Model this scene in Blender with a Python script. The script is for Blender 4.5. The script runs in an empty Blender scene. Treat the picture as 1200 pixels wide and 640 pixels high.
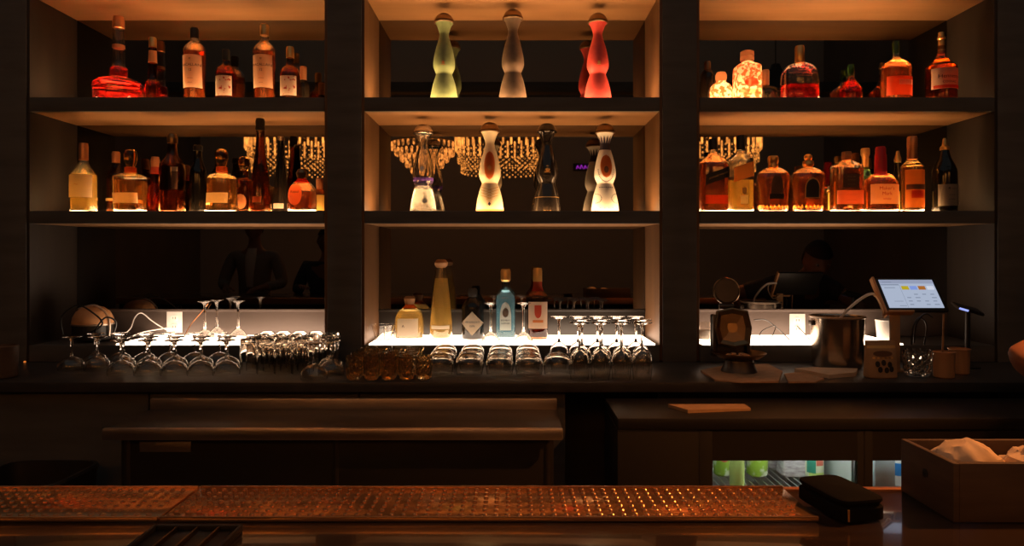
import bpy, bmesh, math, random
from mathutils import Vector, Matrix, noise
random.seed(7)
C = bpy.context.scene.collection
PI = math.pi
CZ, F, HY = 1.416, 800.0, 298.0          # eye height, focal length in pixels, horizon row
ZF, ZB = 2.86, 3.175                     # shelf front, mirror
SH1, SH2, LEDGE, COUNTER, BAR = 2.0738, 1.598, 1.0406, 0.965, 1.07
def at(x, y, Z): return Vector(((x-600)*Z/F, Z, CZ-(y-HY)*Z/F))

# ------------------------------------------------------------------ materials
def mat(name, col=(.5,.5,.5), rough=.5, metal=0., trans=0., ior=1.45, emit=None, estr=1., coat=0., spec=.5, alpha=1.):
    m = bpy.data.materials.new(name); m.use_nodes = True
    b = m.node_tree.nodes['Principled BSDF']
    b.inputs['Base Color'].default_value = (*col, 1)
    b.inputs['Roughness'].default_value = rough
    b.inputs['Metallic'].default_value = metal
    b.inputs['Transmission Weight'].default_value = trans
    b.inputs['IOR'].default_value = ior
    b.inputs['Coat Weight'].default_value = coat
    b.inputs['Specular IOR Level'].default_value = spec
    if emit:
        b.inputs['Emission Color'].default_value = (*emit, 1)
        b.inputs['Emission Strength'].default_value = estr
    return m
def vary(m, c2, scale=(1,1,1), detail=4., lo=.35, hi=.65, noise_scale=6., bump=0., rough=None):
    """mix a second colour in by noise; optional bump and roughness variation"""
    nt = m.node_tree; b = nt.nodes['Principled BSDF']
    tc = nt.nodes.new('ShaderNodeTexCoord'); mp = nt.nodes.new('ShaderNodeMapping'); nz = nt.nodes.new('ShaderNodeTexNoise')
    mp.inputs['Scale'].default_value = scale; nz.inputs['Scale'].default_value = noise_scale; nz.inputs['Detail'].default_value = detail
    nt.links.new(tc.outputs['Object'], mp.inputs['Vector']); nt.links.new(mp.outputs['Vector'], nz.inputs['Vector'])
    cr = nt.nodes.new('ShaderNodeValToRGB')
    c1 = tuple(b.inputs['Base Color'].default_value)
    cr.color_ramp.elements[0].position = lo; cr.color_ramp.elements[1].position = hi
    cr.color_ramp.elements[0].color = c1; cr.color_ramp.elements[1].color = (*c2, 1)
    nt.links.new(nz.outputs['Fac'], cr.inputs['Fac']); nt.links.new(cr.outputs['Color'], b.inputs['Base Color'])
    if bump:
        bp = nt.nodes.new('ShaderNodeBump'); bp.inputs['Strength'].default_value = bump; bp.inputs['Distance'].default_value = .002
        nt.links.new(nz.outputs['Fac'], bp.inputs['Height']); nt.links.new(bp.outputs['Normal'], b.inputs['Normal'])
    if rough:
        mr = nt.nodes.new('ShaderNodeMapRange'); mr.inputs['To Min'].default_value = rough[0]; mr.inputs['To Max'].default_value = rough[1]
        nt.links.new(nz.outputs['Fac'], mr.inputs['Value']); nt.links.new(mr.outputs['Result'], b.inputs['Roughness'])
    return m
def sparkle(m, scale, lo):
    nt = m.node_tree; e = [n for n in nt.nodes if n.type == 'EMISSION'][0]; s0 = e.inputs[1].default_value
    tc = nt.nodes.new('ShaderNodeTexCoord'); nz = nt.nodes.new('ShaderNodeTexNoise'); nz.inputs['Scale'].default_value = scale; nz.inputs['Detail'].default_value = 2
    mr = nt.nodes.new('ShaderNodeMapRange'); mr.inputs['From Min'].default_value = .38; mr.inputs['From Max'].default_value = .62
    mr.inputs['To Min'].default_value = s0*lo; mr.inputs['To Max'].default_value = s0
    nt.links.new(tc.outputs['Object'], nz.inputs['Vector']); nt.links.new(nz.outputs['Fac'], mr.inputs['Value']); nt.links.new(mr.outputs['Result'], e.inputs[1]); return m
def emitter(name, col, s):
    m = bpy.data.materials.new(name); m.use_nodes = True; nt = m.node_tree
    nt.nodes.remove(nt.nodes['Principled BSDF'])
    e = nt.nodes.new('ShaderNodeEmission'); e.inputs[0].default_value = (*col, 1); e.inputs[1].default_value = s
    nt.links.new(e.outputs[0], nt.nodes['Material Output'].inputs[0]); return m

M = {}
M['dark_wood'] = vary(mat('dark stained wood', (.09,.085,.078), .6, spec=.25), (.12,.113,.102), (1,1,6), noise_scale=3)
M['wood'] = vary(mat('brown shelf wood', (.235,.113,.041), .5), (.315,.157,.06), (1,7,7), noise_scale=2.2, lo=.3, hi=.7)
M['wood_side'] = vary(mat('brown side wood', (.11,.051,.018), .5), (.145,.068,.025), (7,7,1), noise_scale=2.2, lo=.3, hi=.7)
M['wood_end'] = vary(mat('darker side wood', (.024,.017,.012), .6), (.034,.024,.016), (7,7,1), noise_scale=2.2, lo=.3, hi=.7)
M['wall'] = vary(mat('dark plaster wall', (.16,.135,.115), .9), (.19,.16,.135), noise_scale=2)
M['floor'] = vary(mat('dark floor', (.10,.085,.07), .6), (.13,.11,.09), noise_scale=3)
M['mirror'] = mat('smoked mirror', (.20,.185,.17), .015, 1.)
M['panel_light'] = emitter('lit shelf panel', (1.0,.57,.26), 23.0)
M['ledge_light'] = emitter('lit ledge panel', (1.0,.71,.50), 6.5)
M['stone'] = vary(mat('dark stone counter', (.038,.035,.031), .38), (.055,.05,.045), noise_scale=9)
M['splash'] = vary(mat('pale backsplash', (.105,.078,.065), .5), (.122,.09,.075), noise_scale=4)
M['steel'] = vary(mat('brushed steel', (.60,.50,.41), .36, 1.), (.68,.58,.48), (1,30,1), noise_scale=5, rough=(.30,.46))
M['steel_bright'] = vary(mat('polished bucket steel', (.55,.47,.39), .2, 1.), (.62,.53,.44), (1,1,30), noise_scale=6)
M['steel_dark'] = vary(mat('dull dark steel', (.09,.078,.068), .42, .8), (.12,.102,.088), noise_scale=6)
M['black'] = mat('black plastic', (.022,.019,.016), .4)
M['black_soft'] = mat('black leather', (.010,.009,.008), .9, spec=.08)
M['bar_top'] = vary(mat('lacquered bar top', (.030,.018,.011), .2, coat=.6), (.05,.03,.018), (1,8,1), noise_scale=4, rough=(.10,.22))
M['mat_rubber'] = vary(mat('brown bar mat', (.62,.31,.13), .17, .85), (.68,.35,.15), noise_scale=8)
M['clear'] = mat('clear glass', (.97,.95,.92), .01, trans=1., ior=1.45)
M['glassware'] = mat('glassware', (.96,.93,.88), .012, trans=1., ior=1.5)
M['crystal'] = mat('cut crystal', (1.0,.80,.50), .015, trans=.98, ior=1.55)
M['amber_glass'] = mat('amber glass', (.90,.46,.12), .02, trans=1.)
M['dark_glass'] = mat('dark bottle glass', (.006,.0045,.003), .08, spec=.6)
M['brown_glass'] = mat('brown bottle glass', (.42,.18,.05), .03, trans=1.)
M['green_glass'] = mat('green bottle glass', (.10,.25,.06), .04, trans=.9)
M['blue_glass'] = mat('pale blue glass', (.70,.92,1.0), .02, trans=1.)
M['amber'] = mat('amber spirit', (.96,.52,.14), .0, trans=.945, ior=1.34)
M['red_amber'] = mat('red amber spirit', (.95,.33,.085), .0, trans=.945, ior=1.34)
M['red_liq'] = mat('red spirit', (.90,.06,.035), .0, trans=.945, ior=1.34)
M['gold_liq'] = mat('golden spirit', (1.0,.74,.24), .0, trans=.72, ior=1.34)
M['clear_liq'] = mat('clear spirit', (.97,.95,.9), .0, trans=1., ior=1.34)
M['blue_liq'] = mat('bluish gin', (.72,.92,1.0), .0, trans=.75, ior=1.34)
M['gold'] = mat('gold foil', (.85,.52,.18), .3, .9)
M['copper'] = mat('copper foil', (.75,.33,.14), .35, .8)
M['silver'] = mat('silver cap', (.75,.70,.64), .25, 1.)
M['bronze'] = mat('bronze cap', (.30,.19,.10), .3, 1.)
M['cork'] = vary(mat('wood stopper', (.45,.22,.09), .6), (.3,.14,.05), noise_scale=30)
M['wax'] = mat('red wax', (.55,.02,.03), .35)
M['cream'] = mat('cream label', (.92,.76,.56), .65)
M['white'] = mat('white label', (.92,.86,.76), .6)
M['pink'] = mat('pink label', (.80,.30,.20), .65)
M['orange'] = mat('orange label', (.72,.27,.08), .6)
M['redl'] = mat('red label', (.62,.10,.045), .6)
M['blackl'] = mat('black label', (.03,.022,.018), .5)
M['brownl'] = mat('brown label', (.16,.07,.03), .6)
M['yellow'] = mat('yellow label', (.82,.52,.10), .6)
M['goldink'] = mat('gold ink', (.75,.45,.15), .45, .5)
M['darkink'] = mat('dark ink', (.06,.03,.02), .7)
M['redink'] = mat('red ink', (.55,.06,.03), .7)
M['floral'] = vary(mat('floral print', (.62,.16,.05), .5), (.92,.78,.55), noise_scale=60, detail=2, lo=.46, hi=.56)
M['ornament'] = vary(mat('speckled label', (.9,.78,.58), .6), (.55,.10,.05), noise_scale=70, detail=1, lo=.60, hi=.66)
M['cer_green'] = vary(mat('green ceramic', (.24,.30,.13), .38), (.30,.37,.17), noise_scale=30)
M['cer_gray'] = vary(mat('dark grey ceramic', (.13,.085,.055), .38), (.18,.12,.08), noise_scale=30)
M['cer_red'] = vary(mat('red ceramic', (.72,.07,.06), .36), (.80,.10,.08), noise_scale=30)
M['cer_cream'] = vary(mat('cream ceramic', (.84,.66,.40), .36), (.88,.72,.48), noise_scale=20)
M['cer_black'] = mat('glossy black ceramic', (.018,.013,.010), .12, coat=.6)
M['cer_white'] = mat('white ceramic', (.86,.80,.70), .3)
M['navy'] = mat('dark painted ornament', (.05,.04,.06), .5)
M['purple'] = mat('purple band', (.20,.08,.50), .4)
M['white_plastic'] = mat('white plastic', (.85,.82,.77), .4)
M['brown_paper'] = vary(mat('brown paper', (.42,.24,.11), .75), (.5,.29,.14), noise_scale=25)
M['cloth'] = vary(mat('folded cloth', (.48,.27,.13), .85), (.56,.33,.17), noise_scale=40)
M['napkin'] = vary(mat('paper napkin', (.80,.60,.40), .85), (.72,.5,.3), noise_scale=20)
M['box_wood'] = vary(mat('brown wooden box', (.085,.05,.03), .6), (.115,.07,.04), (1,1,8), noise_scale=8)
for k_ in ('cream','white','pink','orange','redl','yellow','ornament','floral'):
    nt = M[k_].node_tree; b_ = nt.nodes['Principled BSDF']; tr = nt.nodes.new('ShaderNodeBsdfTranslucent'); mx_ = nt.nodes.new('ShaderNodeMixShader'); mx_.inputs[0].default_value = .76
    lk = b_.inputs['Base Color'].links
    if lk: nt.links.new(lk[0].from_socket, tr.inputs[0])
    else: tr.inputs[0].default_value = b_.inputs['Base Color'].default_value
    nt.links.new(b_.outputs[0], mx_.inputs[1]); nt.links.new(tr.outputs[0], mx_.inputs[2]); nt.links.new(mx_.outputs[0], nt.nodes['Material Output'].inputs[0])
M['copper_mug'] = mat('copper cup', (.66,.34,.15), .45, .2)
M['skin'] = mat('skin', (.34,.135,.065), .5)
M['hair'] = mat('dark hair', (.03,.02,.015), .7)
M['shirt'] = mat('dark shirt', (.07,.06,.055), .85)
M['jacket'] = mat('brown jacket', (.32,.22,.15), .85)
M['pale_shirt'] = mat('pale shirt', (.75,.55,.42), .85)
M['trousers'] = mat('dark trousers', (.03,.028,.03), .85)
M['crystal_rod'] = sparkle(emitter('glowing crystal rod', (1.0,.34,.06), 9.0), 14, .38)
M['crystal_bead'] = sparkle(emitter('glowing crystal bead', (1.0,.34,.06), 5.5), 30, .08)
M['crystal_cone'] = sparkle(emitter('glowing amber bead', (1.0,.32,.06), 6.5), 22, .12)
M['neon'] = emitter('purple neon', (.65,.05,1.0), 2.2)
M['screen'] = emitter('screen glow', (.46,.53,.68), .85)
for k, c in dict(ui_yellow=(.55,.42,.02), ui_blue=(.25,.36,.80), ui_brown=(.45,.16,.03), ui_white=(.70,.74,.86), ui_grey=(.22,.26,.36), ui_mid=(.34,.38,.52)).items():
    M[k] = emitter('screen '+k, c, .85)
M['led_blue'] = emitter('blue display', (.35,.42,1.0), 1.1)
M['led_orange'] = emitter('orange pilot light', (1.,.25,.04), .7)
M['cooler_lamp'] = emitter('cooler lamp', (.90,1.0,.98), 13.0)
M['cooler_white'] = mat('white cooler liner', (.58,.62,.60), .5)
M['wire'] = mat('steel wire', (.8,.82,.8), .35, 1.)
M['lime'] = mat('pale green juice', (.62,.78,.22), .3)
M['green_can'] = vary(mat('green printed bottle', (.35,.55,.06), .35), (.72,.80,.55), noise_scale=28, lo=.5, hi=.6)
M['mauve'] = vary(mat('mauve shrink pack', (.45,.36,.38), .3), (.78,.74,.74), (1,1,3), noise_scale=30)
M['can_print'] = mat('printed can', (.75,.78,.55), .4)
M['teal'] = mat('teal print', (.05,.30,.20), .5)
M['coral'] = mat('coral print', (.75,.18,.12), .5)
M['bluel'] = mat('blue label', (.04,.25,.65), .5)

# ------------------------------------------------------------------ geometry
def join(*vfs):
    V, Fc = [], []
    for v, f in vfs:
        o = len(V); V += list(v); Fc += [tuple(i+o for i in q) for q in f]
    return V, Fc
def move(vf, d, rz=0., rx=0., ry=0.):
    R = Matrix.Rotation(rz,3,'Z') @ Matrix.Rotation(ry,3,'Y') @ Matrix.Rotation(rx,3,'X'); d = Vector(d)
    return [tuple(R @ Vector(p) + d) for p in vf[0]], vf[1]
def mo(name, vf, m, parent=None, loc=None, sharp=28, smooth=True):
    me = bpy.data.meshes.new(name); me.from_pydata([tuple(v) for v in vf[0]], [], vf[1]); me.update()
    if smooth:
        me.polygons.foreach_set('use_smooth', [True]*len(me.polygons)); me.set_sharp_from_angle(angle=math.radians(sharp))
    o = bpy.data.objects.new(name, me); me.materials.append(M[m] if isinstance(m, str) else m); C.objects.link(o)
    if parent: o.parent = parent
    if loc is not None: o.location = loc
    return o
def tag(o, label=None, cat=None, group=None, kind=None):
    for k, v in (('label',label),('category',cat),('group',group),('kind',kind)):
        if v: o[k] = v
    return o
def thing(name, label, cat, loc=(0,0,0), rz=0., group=None):
    o = bpy.data.objects.new(name, None); C.objects.link(o); o.empty_display_size = .05
    o.location = loc; o.rotation_euler = (0,0,rz); return tag(o, label, cat, group)
def dup(r, loc, rz=0., label=None, group=None):
    c = r.copy(); C.objects.link(c); c.location = loc; c.rotation_euler = (0,0,rz)
    if label: c['label'] = label
    if group: c['group'] = group
    for ch in list(r.children):
        d = ch.copy(); C.objects.link(d); d.parent = c
        for g in ch.children:
            e = g.copy(); C.objects.link(e); e.parent = d
    return c
def box(x0,x1,y0,y1,z0,z1,bev=.002):
    bm = bmesh.new(); bmesh.ops.create_cube(bm, size=1)
    for v in bm.verts:
        v.co = Vector((x0+(v.co.x+.5)*(x1-x0), y0+(v.co.y+.5)*(y1-y0), z0+(v.co.z+.5)*(z1-z0)))
    if bev: bmesh.ops.bevel(bm, geom=list(bm.edges), offset=bev, segments=2, affect='EDGES', profile=.5)
    bm.verts.index_update(); r = [tuple(v.co) for v in bm.verts], [tuple(v.index for v in f.verts) for f in bm.faces]; bm.free(); return r
def rpt(rx, ry, p, t):
    c, s = math.cos(t), math.sin(t); e = 2./p
    return rx*math.copysign(abs(c)**e, c), ry*math.copysign(abs(s)**e, s)
def loft(rings, n=28, cap0=True, cap1=True):
    """rings: (z, rx, ry, p) from bottom to top"""
    V, Fc = [], []
    for r in rings:
        z, rx, ry, p = r[:4]; ox, oy = (r[4], r[5]) if len(r) > 4 else (0,0)
        for i in range(n):
            x, y = rpt(rx, ry, p, 2*PI*i/n); V.append((x+ox, y+oy, z))
    for j in range(len(rings)-1):
        for i in range(n):
            a, b = j*n+i, j*n+(i+1)%n; Fc.append((a, b, b+n, a+n))
    if cap0: Fc.append(tuple(range(n-1,-1,-1)))
    if cap1: Fc.append(tuple(range((len(rings)-1)*n, len(rings)*n)))
    return V, Fc
def lathe(pts, n=28, **k): return loft([(z,r,r,2) for r,z in pts], n, **k)
def catmull(P, k=5):
    P = [Vector(p) for p in P]; out = []
    for i in range(len(P)-1):
        a, b, c, d = P[max(i-1,0)], P[i], P[i+1], P[min(i+2,len(P)-1)]
        for j in range(k):
            t = j/k; out.append(.5*((2*b)+(c-a)*t+(2*a-5*b+4*c-d)*t*t+(3*b-a-3*c+d)*t**3))
    out.append(P[-1]); return out
def tube(path, r, n=8, k=5, taper=None):
    P = catmull(path, k) if k else [Vector(p) for p in path]
    V, Fc = [], []; up = Vector((0,0,1)); prev = None
    for i, p in enumerate(P):
        t = (P[min(i+1,len(P)-1)]-P[max(i-1,0)]).normalized()
        if prev is None:
            a = t.cross(up); a = t.cross(Vector((1,0,0))) if a.length < .05 else a
        else: a = prev - t*prev.dot(t)
        a.normalize(); prev = a; b = t.cross(a)
        q = r if taper is None else r*(taper[0]+(taper[1]-taper[0])*i/(len(P)-1))
        for j in range(n):
            an = 2*PI*j/n; V.append(tuple(p + a*q*math.cos(an) + b*q*math.sin(an)))
    for i in range(len(P)-1):
        for j in range(n): Fc.append((i*n+j, i*n+(j+1)%n, (i+1)*n+(j+1)%n, (i+1)*n+j))
    Fc += [tuple(range(n-1,-1,-1)), tuple(range((len(P)-1)*n, len(P)*n))]
    return V, Fc
def text_vf(s, size):
    cu = bpy.data.curves.new('writing', 'FONT'); cu.body = s; cu.size = size; cu.align_x = 'CENTER'; cu.align_y = 'CENTER'
    o = bpy.data.objects.new('writing', cu); C.objects.link(o)
    dg = bpy.context.evaluated_depsgraph_get(); me = bpy.data.meshes.new_from_object(o.evaluated_get(dg))
    r = [(v.co.x, v.co.y, 0) for v in me.vertices], [tuple(p.vertices) for p in me.polygons]
    bpy.data.objects.remove(o); bpy.data.curves.remove(cu); bpy.data.meshes.remove(me); return r

# ------------------------------------------------------------------ bottles
def ring_at(R, z):
    if z <= R[0][0]: return R[0]
    for a, b in zip(R, R[1:]):
        if a[0] <= z <= b[0]:
            t = (z-a[0])/max(b[0]-a[0],1e-6); return tuple(a[i]+(b[i]-a[i])*t for i in range(4))
    return R[-1]
def surf(R, x, z, off):
    _, rx, ry, p = ring_at(R, z); rx += off; ry += off
    u = min(abs(x)/rx, .999); return (x, -ry*(1-u**p)**(1/p), z)
def patch(R, w, z0, z1, shape='rect', slope=0., off=.0007, x0=0.):
    nv, nu = 14, 18; V, Fc = [], []
    for j in range(nv+1):
        v = j/nv*2-1
        k = {'rect':1., 'diamond':max(1-abs(v),.002), 'oval':max((1-v*v)**.5,.002), 'arch':(1 if v < 0 else max((1-v*v)**.5,.05)), 'shield':(1 if v > 0 else max((1-v*v)**.5,.05))}[shape]
        for i in range(nu+1):
            x = x0+w/2*k*(i/nu*2-1); z = z0+(z1-z0)*j/nv
            rx = ring_at(R, z)[1]; x = max(-rx*.985, min(rx*.985, x))
            zz = z + slope*x; V.append(surf(R, x, zz, off))
    for j in range(nv):
        for i in range(nu):
            a = j*(nu+1)+i; Fc.append((a, a+1, a+nu+2, a+nu+1))
    return V, Fc
def ink(R, s, size, z, off=.0012, slope=0., x0=0.):
    V, Fc = text_vf(s, size)
    return [surf(R, x+x0, z+y+slope*(x+x0), off) for x, y, _ in V], Fc
def bottle(base, cx, prof, cap, label, name='liquor_bottle', glass='clear', liquid=None, labels=(), inks=(), p=2., dr=1., Z=2.96, capmat='black', bands=(), capp=2., group=None, shell=True, sm=3, cutcap=True):
    """prof: (half width px, row px) from bottom to top of the glass; the first row is the base. cap: the same for the stopper."""
    s = Z/F; X = (cx-600)*s
    zz = lambda y: CZ-(y-HY)*s-base
    mx = max(h for h,_ in prof)*s
    pts = [(h*s, max(zz(y),0.)) for h,y in prof]; pts[0] = (pts[0][0], 0.)
    pts = [(q.x,q.y) for q in catmull([(a,b,0) for a,b in pts], sm)]
    pts = [(max(pts[0][0]-.004,.003), 0.), (pts[0][0]-.001, .0015), (pts[0][0], .005)]+[q for q in pts[1:] if q[1] > .0055]
    clean = [pts[0]]
    for q in pts[1:]:
        if q[1] > clean[-1][1]+1e-5: clean.append(q)
    pts = clean
    def ex(r):
        f = max(0., min(1., (r/mx-.45)/.3)); return 2+(p-2)*f, 1+(dr-1)*f
    R = [(z, r, r*ex(r)[1], ex(r)[0]) for r,z in pts]
    root = thing(name, label, 'bottle', (X, Z, base), 0, group)
    n = 36
    if shell:
        th, tb = .0022, .007
        I = [(z, max(rx-th,.001), max(ry-th,.001), q) for z,rx,ry,q in R if z > tb]; ring0 = ring_at(R, tb)
        I = [(tb, ring0[1]-th-.002, ring0[2]-th-.002, ring0[3])]+I
        mo('glass', loft(R+I[::-1], n), glass, root)
        if liquid:
            lm, ly = liquid; lz = zz(ly)
            L = [(z, rx-.0005, ry-.0005, q) for z,rx,ry,q in I if z < lz]
            e = ring_at(I, lz); L.append((lz, e[1]-.0005, e[2]-.0005, e[3])); L[0] = (L[0][0]+.0005, *L[0][1:])
            mo('spirit', loft(L, n), lm, root)
    else:
        mo('glass', loft(R, n), glass, root)
    for sp in labels:
        w, y0, y1, m = sp[:4]; o = sp[4] if len(sp) > 4 else {}
        lo = mo('paper_label', patch(R, w*s, zz(y1), zz(y0), o.get('shape','rect'), o.get('slope',0.), o.get('off',.0007), o.get('x0',0.)*s), m, root)
    for txt, size, y, m, *o in inks:
        o = o[0] if o else {}
        mo('lettering', ink(R, txt, size*s, zz(y), o.get('off',.0013), o.get('slope',0.), o.get('x0',0.)*s), m, lo if labels else root, smooth=False)
    for y0, y1, m in bands:                                   # sleeves round the neck
        a, b = zz(y1), zz(y0); rr = [ring_at(R, a+(b-a)*i/6) for i in range(7)]
        rr = [(a+(b-a)*i/6, q[1]+.0008, q[2]+.0008, q[3]) for i,q in enumerate(rr)]
        mo('neck_band', loft(rr, n), m, root)
    if cap:
        top = R[-1][0]
        cp = [(h*s, zz(y)) for h,y in cap]
        cp = sorted(cp, key=lambda q: q[1])
        mo('stopper', loft([(z, r, r, capp) for r,z in cp], 24), capmat, root)
    return root

TXT = dict
# ---- the setting ---------------------------------------------------------------
def st(name, vf, m): return tag(mo(name, vf, m), kind='structure')
st('floor', box(-5,5,-4.6,3.6,-.05,0,0), 'floor')
st('wall_back', box(-5,5,3.2,3.3,0,3.3,0), 'wall')
st('wall_left', box(-5.1,-5,-4.6,3.3,0,5.3,0), 'wall')
st('wall_right', box(5,5.1,-4.6,3.3,0,5.3,0), 'wall')
M['pale_wall'] = mat('grey plaster', (.50,.46,.40), .85)
st('wall_front', box(-5.1,5.1,-4.7,-4.6,0,5.3,0), 'pale_wall')
st('ceiling_beam', join(box(-5,5,-1.72,-1.58,3.3,3.42,.003), box(-5,5,-2.32,-2.18,3.3,3.42,.003)), 'dark_wood')

# ---- back bar case: uprights, side linings, top panels -------------------------------
BX = ((-2.0235,-.7865), (-.6185,.6185), (.7865,2.0235))
bays = ('left', 'middle', 'right')
case = thing('back_bar_case', 'dark wooden back bar with three open mirrored bays behind the counter', 'back bar', (0,ZF,0))
def loc(vf): return move(vf, (0,-ZF,0))
for a, b in ((-2.6,-2.0235-.012), (-.7865+.012,-.6185-.012), (.6185+.012,.7865-.012), (2.0235+.012,2.6)):
    mo('upright', loc(box(a,b,ZF,3.19,0,3.0,.003)), 'dark_wood', case)
for i_, (a, b) in enumerate(BX):
    for x, d in ((a,-1), (b,1)):
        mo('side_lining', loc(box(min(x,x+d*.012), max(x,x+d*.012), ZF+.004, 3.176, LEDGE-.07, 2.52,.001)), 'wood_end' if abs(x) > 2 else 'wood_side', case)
    mo('top_panel', loc(box(a,b,ZF+.02,3.176,2.5035,2.56,.001)), 'wood', case)
    mo('fascia', loc(box(a,b,ZF,ZF+.02,2.52,3.0,.002)), 'dark_wood', case)
    mo('base_panel', loc(box(a,b,ZF+.03,3.176,0,.955,.001)), 'dark_wood', case)
LIT = ((-1.89,-.815), (-.575,.575), (.815,1.89))
for i, (a, b) in enumerate(BX):
    bay = bays[i]
    mr = tag(mo('mirror', box(a+.001,b-.001,ZB,ZB+.008,1.162,2.503,0), 'mirror', smooth=False), 'tall smoked mirror behind the shelves of the %s bay' % bay, 'mirror', 'smoked mirrors')
    for zt, th, lev in ((SH1,.0590,'upper'), (SH2,.0533,'lower')):
        r = thing('display_shelf', '%s shelf of the %s bay with dark front edge and glowing top' % (lev, bay), 'shelf', ((a+b)/2, ZF, zt-th), 0, 'lit display shelves')
        h = (b-a)/2-.001; cx = (a+b)/2
        mo('board', box(-h,h,.018,ZB-ZF-.002,0,th-.010,.0008), 'wood', r)
        mo('front_edge', box(-h,h,0,.0178,0,th,.0015), 'dark_wood', r)
        mo('light_panel', box(LIT[i][0]-cx,LIT[i][1]-cx,.036,.185,th-.0098,th-.004,.0005), 'panel_light', r)
    # lit ledge
    r = thing('lit_ledge', 'raised ledge with white glowing top along the %s bay above the counter' % bay, 'ledge', ((a+b)/2, ZF, COUNTER), 0, 'glowing ledges')
    h = (b-a)/2-.001; cx = (a+b)/2
    la, lb = ((-1.66,-.80), (-.60,.60), (.80,1.64))[i]
    mo('riser', box(-h,h,0,ZB-ZF-.002,.0005,LEDGE-COUNTER-.006,.001), 'dark_wood', r)
    mo('light_panel', box(la-cx,lb-cx,.002,ZB-ZF-.008,LEDGE-COUNTER-.0058,LEDGE-COUNTER,.0006), 'ledge_light', r)
    if 1:
        pale = i != 1; bsm = 'splash' if pale else 'black'
        k = thing('backsplash', ('pale low backsplash board below the mirror of the %s bay' if pale else 'dark low backsplash board behind the bottles of the %s bay') % bay, 'backsplash', (cx, ZB, LEDGE), 0, 'low backsplashes')
        mo('panel', box(-h,h,-.006,0,-.004,1.150-LEDGE,.001), bsm, k)
        mo('top_trim', box(-h,h,-.016,.004,1.1505-LEDGE,1.1615-LEDGE,.0015), bsm, k)

# ---- back counter, underbar, cooler --------------------------------------------------
tag(mo('back_counter', join(box(-2.9,2.9,2.40,2.858,COUNTER-.035,COUNTER,.003)), 'stone'), 'long dark stone counter running below all three bays', 'counter')
fr = thing('counter_front', 'dark cabinet front under the long stone counter', 'cabinet', (0,2.44,0))
for a, b in ((-2.88,-1.9),(-1.895,-1.3),(-1.295,-.55),(-.545,.19)):
    mo('front_panel', box(a,b,0,.02,.02,.928,.003), 'dark_wood', fr)
ub = thing('underbar_sink', 'long stainless steel underbar drainboard with low back riser', 'underbar sink', (0,2.1,0))
mo('top', box(-1.25,.155,.002,.256,.868,.880,.002), 'steel_dark', ub)
mo('back_riser', box(-1.25,.155,.256,.275,.868,.917,.003), 'steel', ub)
mo('front_lip', box(-1.255,.157,-.016,.0015,.846,.884,.007), 'steel', ub)
mo('apron', box(-1.22,.13,.03,.05,.35,.866,.003), 'black', ub)
for x in (-1.2,-.55,.11):
    for y in (.04,.24): mo('leg', move(lathe([(.018,0),(.018,.02),(.014,.03),(.014,.866)],12), (x,y,0)), 'steel_dark', ub)
mo('rating_plate', box(-1.16,-1.0,.0255,.0295,.80,.832,.001), 'steel', ub)
wb = thing('waste_bin', 'dark square waste bin at left end of the steel underbar', 'bin', (-1.55,2.2,0))
mo('body', loft([(0,.13,.11,6),(.01,.14,.12,6),(.70,.155,.135,6),(.702,.148,.128,6),(.02,.134,.114,6)],28), 'steel_dark', wb)
mo('rim', loft([(.69,.158,.138,6),(.705,.160,.140,6),(.712,.156,.136,6),(.712,.148,.128,6),(.69,.148,.128,6)],28,False,False), 'steel_dark', wb)

CX0, CX1 = .325, 2.2
co = thing('bottle_cooler', 'black under-counter bottle cooler with lit glass doors', 'cooler', (0,2.1,0))
mo('top', box(CX0,CX1,-.004,.29,.876,.912,.003), 'black', co)
mo('side_panel', box(CX0,.575,.0,.29,.06,.8755,.002), 'black', co)
mo('side_panel', box(1.66,CX1,.0,.29,.06,.8755,.002), 'black', co)
mo('cabinet_shell', join(box(.575,1.66,.045,.60,.06,.075,0), box(.575,1.66,.56,.60,.075,.86,0), box(.575,1.66,.045,.60,.86,.8755,0),
    box(.575,.585,.045,.56,.075,.86,0), box(1.65,1.66,.045,.56,.075,.86,0)), 'cooler_white', co)
mo('divider', box(1.076,1.082,.05,.56,.075,.858,0), 'cooler_white', co)
mo('kick_plate', box(CX0,CX1,.03,.05,0,.058,.001), 'black', co)
for a, b in ((.575,1.0835),(1.0845,1.66)):
    w0, w1 = a+.042, b-.021; 
    if a > 1: w0 = 1.110
    d = mo('door', join(box(a,w0,.0,.04,.075,.874,.001), box(w1,b,.0,.04,.075,.874,.001), box(w0,w1,.0,.04,.7810,.874,0), box(w0,w1,.0,.04,.075,.13,0)), 'black', co)
    mo('door_glass', box(w0+.0005,w1-.0005,.018,.022,.1305,.7805,0), 'clear', d)
mo('lamp_tube', move(lathe([(.010,-.46),(.010,.46)],12), (1.12,.07,.842), ry=PI/2), 'cooler_lamp', co)
def wshelf(x0, x1):
    parts = [tube([(x0,y,0),(x1,y,0)], .003, 6, 0) for y in (.075,.10,.30,.52)]
    n = int((x1-x0)/.022)
    parts += [tube([(x0+(x1-x0)*(i+.5)/n,.07,.004),(x0+(x1-x0)*(i+.5)/n,.54,.004)], .0018, 6, 0) for i in range(n)]
    return join(*parts)
for x0, x1 in ((.592,1.070),(1.088,1.645)):
    for z in (.661,.35): mo('wire_shelf', move(wshelf(x0,x1), (0,0,z)), 'wire', co)
SHZ = .667
def cool(name, x, Z, label, cat, parts):
    r = thing(name, label, cat, ((x-600)*Z/F, Z, SHZ))
    for n_, vf, m in parts: mo(n_, vf, m, r)
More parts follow.
